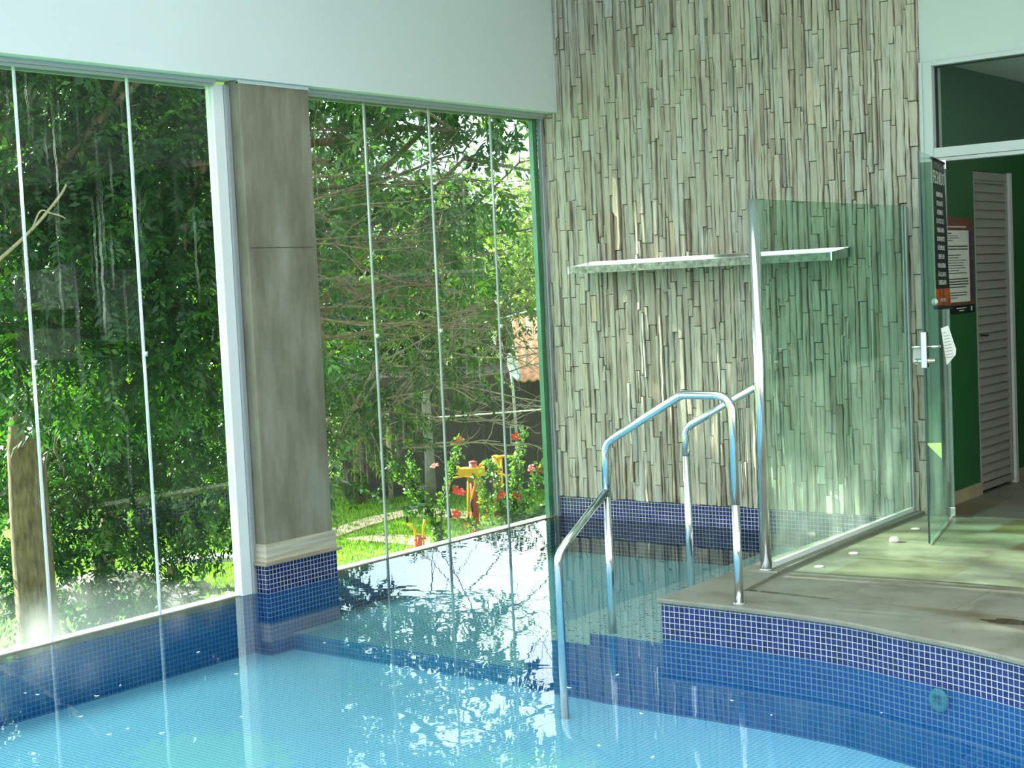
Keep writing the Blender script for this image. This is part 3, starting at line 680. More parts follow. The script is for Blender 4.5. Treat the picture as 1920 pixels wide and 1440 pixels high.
# notices hung on the levers: small sheets turned towards the pool
def sheet(name, label, at, pts, lines):
    p = LM @ Vector(at); e = empty(name, p, .489); tag(e, label, 'paper notice')     # local x to the right, -y towards the pool
    w = MB(); k = len(pts)
    for th in (0, .0008): w.v += [(a, -.012+.25*a*a*8+.05*abs(b)*abs(b)*8+th, b) for a, b in pts]
    w.face(range(k)); w.face([k+i for i in range(k)][::-1])
    for i in range(k): w.face((i, k+i, k+(i+1) % k, (i+1) % k))
    w.build('sheet', 'paper', e)
    for i in range(lines):
        z = .062-.0155*i; a0 = .002+.0028*i*.6; a1 = a0+(.028 if i else .018)+.0012*i; w = MB()
        f = lambda a, b: (a, -.0135+.25*a*a*8+.05*b*b*8, b)
        w.quad([f(a0, z), f(a1, z+.006), f(a1, z+.0085), f(a0, z+.0025)]); w.build('printed_line', 'textgrey', e)
sheet('paper_notice', 'small white printed notice hung on the near lever of the glass door', (.80, .072, 1.158), [(-.006, .088), (.03, .102), (.048, .04), (.066, -.02), (.063, -.048), (.018, -.098), (.010, -.04), (.004, 0)][::-1], 9)
sheet('paper_notice', 'pale blank sheet hung behind the glass door on the far lever', (.79, -.064, 1.13), [(-.01, .03), (.02, .03), (.034, -.03), (.006, -.065), (-.014, -.05)][::-1], 0)

# banner on the door
e = empty('hanging_banner'); e.matrix_world = LM; tag(e, 'black banner with white lettering hanging on the open glass door', 'banner')
def bn(q, t):      # q 0 at the free side .. 1 at the hinge side, t 0 top .. 1 bottom
    s = .515-.405*q + .0*t; off = .008+.004*q+.024*q*t*t+.004*math.sin(t*5)*q
    return (s, off, 2.120-.775*t-.004*q)
w = MB(); k1, k2 = 8, 24
for i in range(k2+1):
    for j in range(k1+1): w.v.append(bn(j/k1, i/k2))
for i in range(k2+1):
    for j in range(k1+1): a = bn(j/k1, i/k2); w.v.append((a[0], a[1]-.0015, a[2]))
H = (k1+1)*(k2+1)
for i in range(k2):
    for j in range(k1):
        a = i*(k1+1)+j; mi = 1 if i/k2 > .87 else 0
        w.face((a, a+k1+1, a+k1+2, a+1), mi, None, True); w.face((a+H, a+H+1, a+H+k1+2, a+H+k1+1), 2, None, True)
for i in range(k2):
    for c in (0, k1):
        a = i*(k1+1)+c; w.face((a, a+H, a+H+k1+1, a+k1+1), 2)
w.build('cloth', ['bannerblack', 'bannerorange', 'bannerback'], e)
w = MB(); a = bn(0, 1); b = bn(1, 1); w.tube([(a[0]+.03, a[1], a[2]), (b[0]-.0, b[1]+.002, b[2]-.006)], .011, 12); w.build('bottom_rod', 'black', e)
w = MB(); a = bn(0, 0); b = bn(1, 0); w.tube([(a[0]+.01, a[1]+.001, a[2]), (b[0]-.005, b[1]+.001, b[2])], .007, 10); w.build('top_rod', 'black', e)
w = MB(); w.lathe((0, 0, 0), [(.0, 0), (.018, 0), (.014, .01), (.005, .016)], 14); o = w.build('suction_hook', 'glassedge', e); o.matrix_local = Matrix.Translation((.54, .006, 1.375)) @ Matrix.Rotation(-math.pi/2, 4, 'X')
def text(parent, body, name, m, size, wid, pos, xax, yax):
    c = bpy.data.curves.new(name, 'FONT'); c.body = body; c.size = size; c.align_x = 'CENTER'; c.align_y = 'CENTER'; c.extrude = .0004; c.resolution_u = 2
    c.materials.append(M[m]); o = bpy.data.objects.new(name, c); COL.objects.link(o); o.parent = parent
    X = Vector(xax).normalized(); Y = Vector(yax).normalized(); Z = X.cross(Y).normalized(); Y = Z.cross(X)
    nat = max(.001, len(body)*size*.62); sx = wid/nat
    o.matrix_local = Matrix(((X.x*sx, Y.x, Z.x, pos[0]), (X.y*sx, Y.y, Z.y, pos[1]), (X.z*sx, Y.z, Z.z, pos[2]), (0, 0, 0, 1)))
    return o
def banner_text(body, t, size, wid, m='textwhite'):
    p = Vector(bn(.47, t)); xa = Vector(bn(.8, t))-Vector(bn(.2, t)); ya = Vector(bn(.47, t-.05))-Vector(bn(.47, t+.05))
    zz = xa.cross(ya).normalized(); text(e, body, 'lettering', m, size, wid, p+zz*.0025, xa, ya)
banner_text('ATENÇÃO', .045, .045, .30, 'textgrey')
banner_text('FECHADO', .125, .098, .35)
for i, s_ in enumerate(['SERVIDORA', 'DE NOITE', 'ESTEIRA E', 'EXCETO', 'PARA LAVA', 'SOMENTE', 'HÓSPEDES', 'LIMITE DE', 'MANGUEIRA', 'ÁGUAS']):
    banner_text(s_, .235+i*.0605, .036, .23)
banner_text('OBRIGADO', .835, .036, .22)
banner_text('HOTEL', .955, .026, .15)

# poster on the corridor wall
PX = XC+.001
e = empty('wall_poster', (PX, .53, 1.56)); tag(e, 'brown bordered poster with a white text panel on the green corridor wall', 'poster')
def C(mb, nm, mt): o = mb.build(nm, mt, e); o.location = (-PX, -.53, -1.56); return o
w = MB(); w.box((PX, .28, 1.275), (PX+.003, .755, 1.842)); C(w, 'border', 'posterbrown')
w = MB(); w.box((PX+.003, .30, 1.345), (PX+.004, .685, 1.765)); C(w, 'text_panel', 'paper')
w = MB(); w.box((PX+.003, .28, 1.277), (PX+.004, .755, 1.325)); C(w, 'footer', 'bannerblack')
w = MB()
for k in range(5): w.box((PX+.003, .70, 1.36+k*.082), (PX+.0035, .755, 1.36+k*.082+.072))
C(w, 'side_boxes', 'posterpurple')
for z, a, b, hh in [(1.748, .36, .42, .006), (1.733, .36, .52, .004), (1.72, .36, .53, .004), (1.705, .36, .44, .004), (1.672, .36, .665, .008), (1.655, .36, .665, .008), (1.62, .36, .56, .006), (1.605, .36, .52, .004), (1.59, .36, .64, .004), (1.575, .36, .6, .004), (1.56, .36, .59, .004), (1.545, .36, .62, .004), (1.53, .36, .52, .004), (1.515, .36, .64, .005), (1.48, .36, .66, .008), (1.465, .36, .66, .008), (1.45, .36, .665, .008), (1.433, .36, .63, .007), (1.40, .36, .64, .006), (1.385, .36, .63, .006), (1.37, .36, .49, .005)]:
    w = MB(); w.box((PX+.004, a-.0, z-hh/2), (PX+.0046, b, z+hh/2)); C(w, 'text_line', 'inkdark')
w = MB(); w.box((PX+.003, .34, 1.782), (PX+.0036, .65, 1.790)); C(w, 'heading', 'textwhite'); w = MB(); w.box((PX+.003, .47, 1.305), (PX+.0046, .62, 1.311)) ; w.box((PX+.003, .51, 1.290), (PX+.0046, .58, 1.296)); w.box((PX+.003, .69, 1.288), (PX+.0046, .712, 1.315)); C(w, 'footer_lettering', 'textwhite')

# louvred corridor door
e = empty('door_2', (XC-.03, 1.09, ZD)); tag(e, 'pale louvred door in the green corridor', kind='structure')
def C(mb, nm, mt, bv=0): o = mb.build(nm, mt, e, bevel=bv); o.location = (-(XC-.03), -1.09, -ZD); return o
w = MB(); w.box((XC-.05, .792, ZD+.02), (XC+.006, .80, 2.12)); w.box((XC-.05, 1.318, ZD+.02), (XC+.006, 1.345, 2.12)); w.box((XC-.05, .80, 2.07), (XC+.006, 1.318, 2.12)); w.box((XC-.05, .80, ZD+.02), (XC+.006, 1.318, ZD+.06)); C(w, 'frame', 'louvre')
w = MB(); w.box((XC-.05, 1.352, ZD), (XC+.02, 1.395, 2.124)); C(w, 'jamb', 'alu')
w = MB(); z = ZD+.065
while z < 2.05:
    n = len(w.v); a, b = .802, 1.316
    w.v += [(XC-.012, a, z), (XC+.004, a, z+.004), (XC-.012, a, z+.058), (XC-.028, a, z+.054), (XC-.012, b, z), (XC+.004, b, z+.004), (XC-.012, b, z+.058), (XC-.028, b, z+.054)]
    w.face((n, n+1, n+2, n+3)); w.face((n+7, n+6, n+5, n+4))
    for i in range(4): w.face((n+i, n+4+i, n+4+(i+1) % 4, n+(i+1) % 4))
    z += .0535
C(w, 'slats', 'louvre')
w = MB(); w.tube([(XC+.006, .84, 1.13), (XC+.05, .84, 1.13)], .006, 8); w.tube([(XC+.05, .84, 1.13), (XC+.05, .80, 1.13)], .006, 8); C(w, 'handle', 'black')

# ------------------------------------------------------------------ small things on the deck and in the pool
caps = [((2.804, -.898), .026, .024, 'white knob shaped cap on the deck nearest the glass door'), ((2.756, -1.271), .024, .006, 'flat white cap on the deck, second from the pole'), ((2.755, -1.643), .024, .006, 'flat white cap on the deck nearest the steel pole'), ((2.751, -.503), .024, .006, 'flat white cap on the deck behind the door edge')]
for (p, r, h, lab) in caps:
    w = MB(); w.lathe((0, 0, 0), [(r, 0), (r, h*.6), (r*.75, h), (.0001, h)], 18); o = w.build('floor_cap', 'plastic', loc=(p[0], p[1], ZD)); tag(o, lab, 'floor cap', 'white caps on the deck')
def puddle(cx, cy, rx, ry, lab, ph):
    w = MB(); k = 26; pts = []
    for i in range(k):
        t = 2*math.pi*i/k; q = 1+.22*math.sin(3*t+ph)+.15*math.sin(5*t+2*ph); pts.append((rx*q*math.cos(t), ry*q*math.sin(t)))
    w.quad([(a, b, .001) for a, b in pts]); o = w.build('puddle', 'puddle', loc=(cx, cy, ZD+.0005)); tag(o, lab, 'puddle', 'puddles on the deck', 'stuff')
puddle(2.90, -2.27, .17, .045, 'shallow puddle on the slate deck beside the handrail post', .4)
puddle(3.35, -2.30, .11, .022, 'thin puddle along the inner coping edge right of the handrail', 1.4)
puddle(3.95, -2.33, .16, .04, 'puddle near the coping at the right edge of the deck', 2.2)
w = MB(); w.lathe((0, 0, 0), [(.016, 0), (.042, 0), (.045, .008), (.040, .016), (.020, .018), (.016, .006)], 22)
o = w.build('pool_inlet', 'inlet'); o.matrix_world = Matrix.Translation((3.80, -2.772, -.045)) @ Matrix.Rotation(math.pi/2-.0, 4, 'X') @ Matrix.Rotation(-.27, 4, 'Y'); tag(o, 'round aqua inlet fitting on the curved pool wall below the waterline', 'pool inlet')
pet = [(.79, -3.77), (1.24, -3.94), (.94, -4.3), (.99, -4.45), (1.18, -4.66), (1.48, -4.67), (1.64, -4.64), (1.74, -4.35), (1.48, -4.75), (1.43, -5.03), (1.48, -5.06), (2.65, -3.2), (3.1, -3.97), (3.01, -4.19), (2.59, -3.44), (3.02, -3.59), (1.18, -3.37), (3.75, -3.17), (3.43, -3.38), (3.22, -3.29), (3.32, -3.98), (.68, -4.57), (.75, -4.56), (2.13, -3.69), (2.22, -3.58)]
w = MB(); k = 8
for i in range(k): t = 2*math.pi*i/k; w.v.append((.011*math.cos(t), .0055*math.sin(t), .0015+.002*abs(math.cos(t))))
for i in range(k): t = 2*math.pi*i/k; w.v.append((.007*math.cos(t), .003*math.sin(t), 0))
w.v.append((0, 0, .001)); w.v.append((0, 0, -.0005))
for i in range(k): w.face((i, (i+1) % k, 2*k)); w.face((k+(i+1) % k, k+i, 2*k+1)); w.face((i, k+i, k+(i+1) % k, (i+1) % k))
p0 = w.build('floating_petal', 'petal'); tag(p0, 'tiny pale petal floating on the pool water', 'petal', 'petals floating on the pool')
for i, (a, b) in enumerate(pet):
    o = p0 if i == 0 else p0.copy()
    if i: COL.objects.link(o)
    o.location = (a, b, .001); o.rotation_euler = (0, 0, R.uniform(0, 6)); q = R.uniform(.6, 1.1); o.scale = (q, q, q)

# boards on the green wall right of the doorway (seen mirrored in the left glass bay)
for (x0, x1, z0, z1, lab) in [(4.35, 4.95, 1.25, 1.85, 'white notice board nearest the doorway on the green wall'), (5.25, 6.25, 1.55, 1.9, 'wide white notice board high on the green wall'), (5.25, 6.25, 1.1, 1.36, 'wide white notice board below the other on the green wall')]:
    e = empty('notice_board', ((x0+x1)/2, 0, z0)); tag(e, lab, 'notice board', 'notice boards on the green wall')
    w = MB(); w.box((x0, -.02, z0), (x1, .003, z1)); o = w.build('board', 'cork', e); o.location = (-(x0+x1)/2, 0, -z0)
    w = MB(); w.box((x0-.02, -.026, z1), (x1+.02, .003, z1+.02)); o = w.build('frame', 'alu', e); o.location = (-(x0+x1)/2, 0, -z0)

# ------------------------------------------------------------------ outdoors
GZ = -3.1
w = MB(); w.quad([(-90, -60, GZ), (-.25, -60, GZ), (-.25, 60, GZ), (-90, 60, GZ)]); tag(w.build('lawn', 'lawn'), kind='structure')
w = MB(); w.box((-.22, -12.2, GZ), (-.021, .2, -.031)); tag(w.build('wall_plinth', 'bench_white'), kind='structure')
def flat(name, pts, m, z, lab):
    w = MB(); w.prism(pts, GZ, GZ+z); o = w.build(name, m); tag(o, lab, kind='structure')
flat('garden_path', [(-15.03, 11.58), (-14.14, 10.73), (-14.32, 11.75), (-14.74, 13.37), (-14.82, 14.41), (-13.96, 14.61), (-12.85, 14.48), (-13.52, 15.29), (-14.67, 15.61), (-15.43, 15.08), (-15.49, 14.0), (-15.1, 12.4)], 'path', .03, 'worn earth path curving across the sunny lawn')
flat('bare_patch', [(-14.12, 11.84), (-13.45, 11.87), (-12.53, 11.91), (-11.21, 11.89), (-10.51, 12.55), (-10.78, 12.9), (-11.46, 12.49), (-12.7, 12.69), (-13.75, 12.63)], 'path', .02, 'pale worn patch of lawn under the exercise machines')
# grass blades
nb = 26000
gx = rng.uniform(-20, -9.5, nb); gy = rng.uniform(7, 18.5, nb)
ok = np.ones(nb, bool); an = rng.uniform(0, 6.28, nb); hh = rng.uniform(.05, .11, nb); bw = .014
lx = rng.normal(0, .03, nb); ly = rng.normal(0, .03, nb)
V = np.zeros((nb, 3, 3)); V[:, 0] = np.stack([gx-bw*np.cos(an), gy-bw*np.sin(an), np.full(nb, GZ)], 1); V[:, 1] = np.stack([gx+bw*np.cos(an), gy+bw*np.sin(an), np.full(nb, GZ)], 1); V[:, 2] = np.stack([gx+lx, gy+ly, GZ+hh], 1)

def raw_mesh(name, V, k, m, tint=None, parent=None):
    n = V.shape[0]; me = bpy.data.meshes.new(name)
    me.vertices.add(n*k); me.vertices.foreach_set('co', V.reshape(-1).astype(np.float32))
    me.loops.add(n*k); me.loops.foreach_set('vertex_index', np.arange(n*k, dtype=np.int32))
    me.polygons.add(n); me.polygons.foreach_set('loop_start', np.arange(0, n*k, k, dtype=np.int32)); me.polygons.foreach_set('loop_total', np.full(n, k, dtype=np.int32))
    me.materials.append(M[m])
    if tint is not None:
        a = me.attributes.new('tint', 'FLOAT', 'POINT'); a.data.foreach_set('value', np.repeat(tint, k).astype(np.float32))
    me.update(calc_edges=True); me.validate()
    o = bpy.data.objects.new(name, me); COL.objects.link(o)
    if parent is not None: o.parent = parent
    return o
o = raw_mesh('grass_blades', V, 3, 'leafgrass', rng.uniform(.3, 1.0, nb)); tag(o, 'short sunlit grass blades on the lawn', 'grass', kind='stuff')

def leaves(blobs, dens, size, spread=.42, leaf_per=16, droop=.35, shell=.75, bias=0.0, holes=0):
    """compound sprays scattered through ellipsoid blobs -> quads (n,4,3), tint (n)"""
    Q = []; T = []
    for (cx, cy, cz, r) in blobs:
        nc = max(3, int(dens*r*r))
        d = rng.normal(size=(nc, 3)); d /= np.linalg.norm(d, axis=1)[:, None]
        rad = r*rng.uniform(0, 1, nc)**(1/3*shell)
        c = np.array([cx, cy, cz])+d*rad[:, None]
        if holes:
            kp = np.sin(holes*c[:, 0]+1.3)*np.sin(holes*1.1*c[:, 1]+.4)+.8*np.sin(holes*1.2*c[:, 2]+.9*c[:, 0]) > -.12
            c = c[kp]; d = d[kp]; nc = len(c)
            if nc < 2: continue
        ax = d*.7+rng.normal(size=(nc, 3))*.6; ax[:, 2] -= droop; ax /= np.linalg.norm(ax, axis=1)[:, None]
        ct = np.clip(rng.normal(.42, .2, nc)+bias, 0, 1); hot = rng.random(nc) < .09; ct[hot] = rng.uniform(.8, 1, hot.sum())
        sd = np.cross(ax, np.array([0, 0, 1.0])+rng.normal(size=(nc, 3))*.35); sd /= np.linalg.norm(sd, axis=1)[:, None]+1e-9
        L = spread*rng.uniform(.6, 1.2, nc)
        for i in range(leaf_per):
            t = (i//2+.6)/(leaf_per/2); sg = 1 if i % 2 else -1
            base = c+ax*(L*t)[:, None]; base[:, 2] -= .12*L*t*t
            ld = sd*sg*.85+ax*.55+rng.normal(size=(nc, 3))*.22; ld[:, 2] -= .25; ld /= np.linalg.norm(ld, axis=1)[:, None]
            s = size*rng.uniform(.7, 1.25, nc)[:, None]
            wv = np.cross(ld, np.cross(ax, sd)+rng.normal(size=(nc, 3))*.45); wv /= np.linalg.norm(wv, axis=1)[:, None]+1e-9
            q = np.stack([base, base+ld*s*.45+wv*s*.2, base+ld*s+np.array([0, 0, -.12])*s, base+ld*s*.45-wv*s*.2], 1)
            Q.append(q); T.append(np.clip(ct+rng.normal(0, .08, nc), 0, 1))
    return np.concatenate(Q), np.concatenate(T)

def branch_set(mb, start, end, r0, n_side, seg=6, sub=True, wob=.08):
    a = Vector(start); b = Vector(end); pts = []; L = (b-a).length
    for i in range(seg+1):
        t = i/seg; pts.append(a.lerp(b, t)+Vector((R.gauss(0, 1), R.gauss(0, 1), R.gauss(0, .7)))*wob*L*.25*(t if t < 1 else 1)*(0 if i == 0 else 1))
    mb.tube(pts, r0, 6, radii=[r0*(1-.65*i/seg) for i in range(seg+1)])
    for _ in range(n_side):
        i = R.randint(1, seg); d = (b-a).normalized()+Vector((R.gauss(0, .8), R.gauss(0, .8), R.gauss(.1, .6)))
        e_ = pts[i]+d.normalized()*L*R.uniform(.25, .5)
        branch_set(mb, pts[i], e_, r0*.45, 2 if sub else 0, 4, False, wob*1.4)

def tree(name, label, base, blobs, leafm, dens, size, trunk_r=.18, cat='tree', group=None, bark='bark', trunk=True, lims=8, top=None, **kw):
    e = empty(name, base); tag(e, label, cat, group)
    Q, T = leaves(blobs, dens, size, **kw); Q = Q-np.array(base)
    o = raw_mesh('foliage', Q, 4, leafm, T, e)
    if trunk:
        mb = MB(); top = np.mean([b[:3] for b in blobs], 0) if top is None else top; B = Vector(base); tp = Vector(top); pts = []
        for i in range(8): t = i/7; pts.append(B.lerp(tp, t)-B+Vector((R.gauss(0, .06), R.gauss(0, .06), 0))*(1 if i else 0))
        mb.tube(pts, trunk_r, 9, radii=[trunk_r*(1.15-.6*i/7) for i in range(8)]); mb.build('trunk', bark, e)
        mb = MB()
        for i in range(lims):
            bl = blobs[i % len(blobs)]; st = pts[R.randint(4, 7)]
            branch_set(mb, st, Vector(bl[:3])-B+Vector((R.gauss(0, .3), R.gauss(0, .3), R.gauss(0, .3)))*bl[3], trunk_r*.4, 3)
        mb.build('branches', bark, e)
    return e

G = 'trees outside the glass'
T1 = [(-7.33, 1.04, 3.37, 1.04), (-6.8, 1.79, 3.63, 1.16), (-7.38, .98, 2.12, .98), (-6.85, 1.72, 2.25, 1.1), (-6.33, 2.38, 1.59, .85), (-7.14, 1.32, 1.15, .92), (-6.49, 2.18, 2.9, .92), (-7.26, 1.15, 5.37, 1.59), (-6.49, 2.18, 5.5, 1.59), (-5.79, 2.99, 5.06, 1.22), (-6.72, 1.89, 1.17, .79)]
tree('broadleaf_tree', 'dense dark green tree filling the panes left of the concrete column', (-8.6, -.6, GZ), T1, 'leafdark', 330, .11, lims=12, spread=.42, top=(-8.0, .2, 3.5))
T2 = [(-8.95, 3.91, -.33, 1.01), (-9.48, 3.21, -.94, .8), (-9.81, 2.73, -.02, 1.09), (-8.66, 4.26, .52, .87), (-8.68, 4.24, -1.11, .58), (-9.25, 3.52, .18, .87), (-10.12, 2.27, -.84, .87), (-10.0, 2.6, -1.8, .8), (-9.3, 3.4, -1.9, .7)]
tree('understorey_tree', 'low leafy tree below the dark canopy behind the left panes', (-10.6, 2.3, GZ), T2, 'leafdark', 270, .10, .06, lims=8, spread=.4, top=(-9.8, 2.9, .2))
T3 = [(-3.98, 1.99, 2.93, .69), (-3.46, 2.48, 3.1, .8), (-3.71, 2.24, 2.32, .75), (-4.15, 1.8, 1.83, .36), (-2.98, 2.89, 2.78, .64), (-3.23, 2.68, 2.19, .53), (-4.28, 1.68, 1.1, .28), (-3.51, 2.43, 3.8, .91), (-2.87, 2.98, 3.62, .69), (-4.01, 1.96, 3.92, .85), (-4.2, 1.76, -.1, .2), (-4.07, 1.89, -.56, .13), (-4.04, 1.92, -.84, .09), (-3.66, 2.3, -.51, .05)]
tree('overhanging_tree', 'bright leafed tree overhanging the panes right of the column', (-5.85, 2.95, GZ), T3, 'leafdark', 250, .095, .13, lims=9, spread=.34, bias=.12, holes=4.2, top=(-5.5, 2.95, 4.2))
T4 = [(-7.37, 7.03, 1.18, .92), (-7.92, 6.52, .63, 1.07), (-8.26, 6.19, -.21, .84), (-6.8, 7.52, 1.3, .69), (-7.87, 6.58, -.5, .53), (-6.44, 7.81, 1.5, .61), (-7.01, 7.34, .5, .53), (-8.34, 6.11, .52, .84)]
tree('twiggy_tree', 'lighter green twiggy tree standing over the sunny lawn', (-9.4, 5.6, GZ), T4, 'leafmid', 120, .085, .045, bark='palebark', lims=18, spread=.36, top=(-8.0, 6.5, .6))
T5 = [(-21.7, 27.6, 4.4, 1.0), (-21.3, 27.9, 2.7, 1.5), (-21.6, 27.6, 1.1, 1.1), (-20.6, 28.4, 3.7, 1.5), (-22.2, 27.2, 3.3, .9)]
tree('pale_tree', 'pale sparse tree against the sky beside the slate wall', (-20.4, 29.0, GZ), T5, 'leafpale', 32, .2, .14, bark='palebark', lims=12, spread=.7)
for (x, y, h), lb in zip([(-55, 40, 12), (-52, 43.6, 11.5), (-49.5, 46.6, 11.5), (-46.7, 49.5, 11), (-43.6, 52.3, 7.5), (-40.2, 54.9, 6)], ['tall forest tree far off behind the left panes', 'tall forest tree far off behind the concrete column', 'tall forest tree far off just right of the column', 'tall forest tree far off above the twiggy tree', 'forest tree far off above the left end of the roof', 'lower forest tree far off at the slate wall']):
    bl = [(x+R.uniform(-1.2, 1.2), y+R.uniform(-1.2, 1.2), z, R.uniform(2.6, 3.2)) for z in np.arange(-.5, h-2.5, 2.6)]
    tree('forest_tree', lb, (x, y, GZ), bl, 'leafmid' if h < 9 else 'leafdark', 24, .42, .3, group='forest trees on the horizon', spread=1.3, leaf_per=14, lims=4)
TB = [(-13.93, 5.58, 5.34, 1.83), (-12.89, 6.99, 5.25, 1.83), (-11.91, 8.15, 4.38, 1.74), (-13.88, 5.64, 2.89, 1.83), (-12.78, 7.13, 2.74, 1.83), (-11.97, 8.08, 1.24, 1.66), (-13.46, 6.24, .52, 1.74), (-14.52, 4.66, .63, 1.74), (-12.48, 7.49, -.61, 1.31)]
tree('shadowy_tree', 'big shadowy tree behind the canopy of the left panes', (-13.6, 6.0, GZ), TB, 'leafdark', 120, .17, .16, lims=8, spread=.6)
# backdrop trees
bk = [(-27, 11, 'leafdark'), (-26, 12.8, 'leafmid'), (-24.8, 14.4, 'leafdark'), (-23.6, 16, 'leafdark'), (-22.4, 17.6, 'leafmid'), (-21, 19, 'leafdark'), (-19.6, 20.6, 'leafmid'), (-18.2, 22.8, 'leafpale'), (-16.4, 24.6, 'leafpale'), (-14.2, 25.6, 'leafpale')]
lab = ['far dark tree at the left end of the row behind the stump', 'far mid green tree second in the row beyond the left panes', 'far dark tree third in the row beyond the left panes', 'far dark tree seen just left of the concrete column', 'far mid green tree hidden partly by the concrete column', 'far dark tree just right of the concrete column', 'far mid green tree behind the twiggy tree', 'far pale tree left of the tiled roof', 'far pale tree directly behind the tiled roof', 'far pale tree at the right end behind the house']
for (x, y, lm), lb in zip(bk, lab):
    bl = [(x+R.uniform(-.8, .8), y+R.uniform(-.8, .8), z, R.uniform(1.5, 2.0)) for z in ((-1.8, .2, 2.2, 4.0) if y < 16.5 else (-1.8, .1, 1.7, 3.0) if lm != 'leafpale' else (-.4, 1.0, 2.2))]
    tree('distant_tree', lb, (x, y, GZ), bl, lm, 50, .20, .2, group='row of trees at the back of the garden', spread=.7, leaf_per=14, lims=5)
# tall tree towards the sun, left of the view: its crown breaks the sunlight into spots
T6 = [(-9.8+R.uniform(-1.5, 1.5), y, z, r) for y, z, r in [(-.4, 7.0, 1.3), (-.8, 8.7, 1.2), (-1.9, 6.3, .85), (-3.6, 6.0, 1.2), (-2.0, 5.6, 1.2), (-4.7, 8.0, 1.45), (-5.2, 8.9, 1.3), (-3.9, 9.3, 1.1), (-4.8, 6.9, 1.2), (-5.8, 6.0, 1.5), (-7.2, 7.4, 1.6), (-6.6, 5.0, 1.3), (.6, 6.2, 1.3), (-3.4, 9.0, 1.3), (-8.6, 5.6, 1.6), (-1.0, 5.0, 1.1), (-4.6, 4.6, 1.1)]]
tree('shade_tree', 'tall open crowned shade tree outside beyond the left end of the glass', (-10.5, -3, GZ), T6, 'leafthick', 50, .18, .25, lims=14, spread=.55)

# limbs seen through the glass
def limb(name, label, lines, m, rads):
    e = empty(name, lines[0][0]); tag(e, label, 'branch'); b0 = Vector(lines[0][0])
    for k, (ln, r) in enumerate(zip(lines, rads)):
        mb = MB(); pts = [p for p in catmull3(ln)]
        mb.tube([Vector(p)-b0 for p in pts], r, 8, radii=[r*(1-.5*i/(len(pts)-1)) for i in range(len(pts))]); mb.build('limb' if k == 0 else 'side_limb', m, e)
def catmull3(pts, k=5):
    P = [Vector(p) for p in pts]; P = [P[0]*2-P[1]]+P+[P[-1]*2-P[-2]]; out = []
    for i in range(1, len(P)-2):
        for j in range(k):
            t = j/k; a, b, c, d = P[i-1:i+3]; out.append(.5*((2*b)+(c-a)*t+(2*a-5*b+4*c-d)*t*t+(3*b-a-3*c+d)*t**3))
    out.append(P[-2]); return out
limb('curved_branch', 'thick brown branch arching behind the pane left of the white post', [[(-5.35, 2.75, 3.0), (-5.75, 2.29, 3.0), (-6.03, 1.96, 2.96), (-6.17, 1.78, 2.78), (-6.24, 1.69, 2.59)], [(-5.91, 2.1, 2.95), (-6.04, 1.94, 2.53), (-6.07, 1.9, 2.1)]], 'bark', [.06, .035])
limb('pale_branch', 'thin pale forked branch at the far left pane', [[(-6.9, -.1, 1.85), (-6.74, .13, 2.02), (-6.54, .44, 2.34), (-6.39, .66, 2.64), (-6.34, .72, 2.76)], [(-6.54, .44, 2.34), (-6.49, .51, 2.51), (-6.44, .59, 2.49)], [(-6.45, .55, 2.5), (-6.38, .68, 2.45), (-6.32, .72, 2.38)]], 'palebark', [.022, .012, .010])
# broken stump
mb = MB(); k = 14; prof = [(-3.1, .34), (-2.6, .27), (-1.9, .23), (-1.2, .22), (-.5, .205), (.0, .20), (.3, .17), (.5, .12), (.62, .05)]
seg = 14; n0 = 0
for i, (z, r) in enumerate(prof):
    for j in range(seg):
        t = 2*math.pi*j/seg; rr = r*(1+.12*math.sin(3*t+z)+R.uniform(-.06, .06)); mb.v.append((rr*math.cos(t)+.05*math.sin(z*1.3), rr*math.sin(t), z-GZ))
for i in range(len(prof)-1):
    for j in range(seg): mb.face((i*seg+j, i*seg+(j+1) % seg, (i+1)*seg+(j+1) % seg, (i+1)*seg+j), 0, None, True)
mb.face([(len(prof)-1)*seg+j for j in range(seg)])
o = mb.build('tree_stump', 'bark', loc=(-8.6, 1.55, GZ)); tag(o, 'tall broken tree stump with rough bark behind the far left pane', 'stump')
# twigs in front of the house
mb = MB()
for i in range(14):
    a = (-7.6+R.uniform(-.6, .6), 7.0+R.uniform(-.4, .4), R.uniform(-.6, 1.0)); b = (a[0]+R.uniform(.8, 1.8), a[1]+R.uniform(.6, 1.3), a[2]+R.uniform(-.6, .7))
    branch_set(mb, a, b, .016, 5, 5, True, .16)
o = mb.build('bare_twigs', 'palebark'); tag(o, 'tangle of bare pale twigs hanging in front of the shaded house', 'twigs', kind='stuff')
mb = MB()
for i in range(22):
    a = (-3.9+R.uniform(-.3, .3), 1.0+R.uniform(-.3, .3), R.uniform(1.0, 2.7)); b = (a[0]+R.uniform(.7, 2.0), a[1]+R.uniform(.6, 1.6), a[2]+R.uniform(-.5, .5))
    branch_set(mb, a, b, .013, 5, 5, True, .15)
B6 = [(-3.4, 1.15, 1.7, .34), (-3.2, 1.35, 2.3, .30), (-2.9, 1.6, 1.6, .22), (-2.6, 1.9, 2.2, .28), (-2.3, 2.1, 1.5, .18), (-3.5, 1.0, 1.1, .22), (-2.75, 1.75, 1.15, .12), (-3.0, 1.5, 2.7, .3), (-2.2, 2.2, 2.5, .22)]
BO = (-3.9, 1.0, 1.8)
e = empty('leafy_boughs', BO); tag(e, 'thin leafy boughs close outside the panes right of the column', 'branches')
o = mb.build('boughs', 'bark', e); o.location = (-BO[0], -BO[1], -BO[2])
Q, T = leaves(B6, 230, .08, spread=.26, leaf_per=10); o = raw_mesh('foliage', Q-np.array(BO), 4, 'leafdark', T, e)

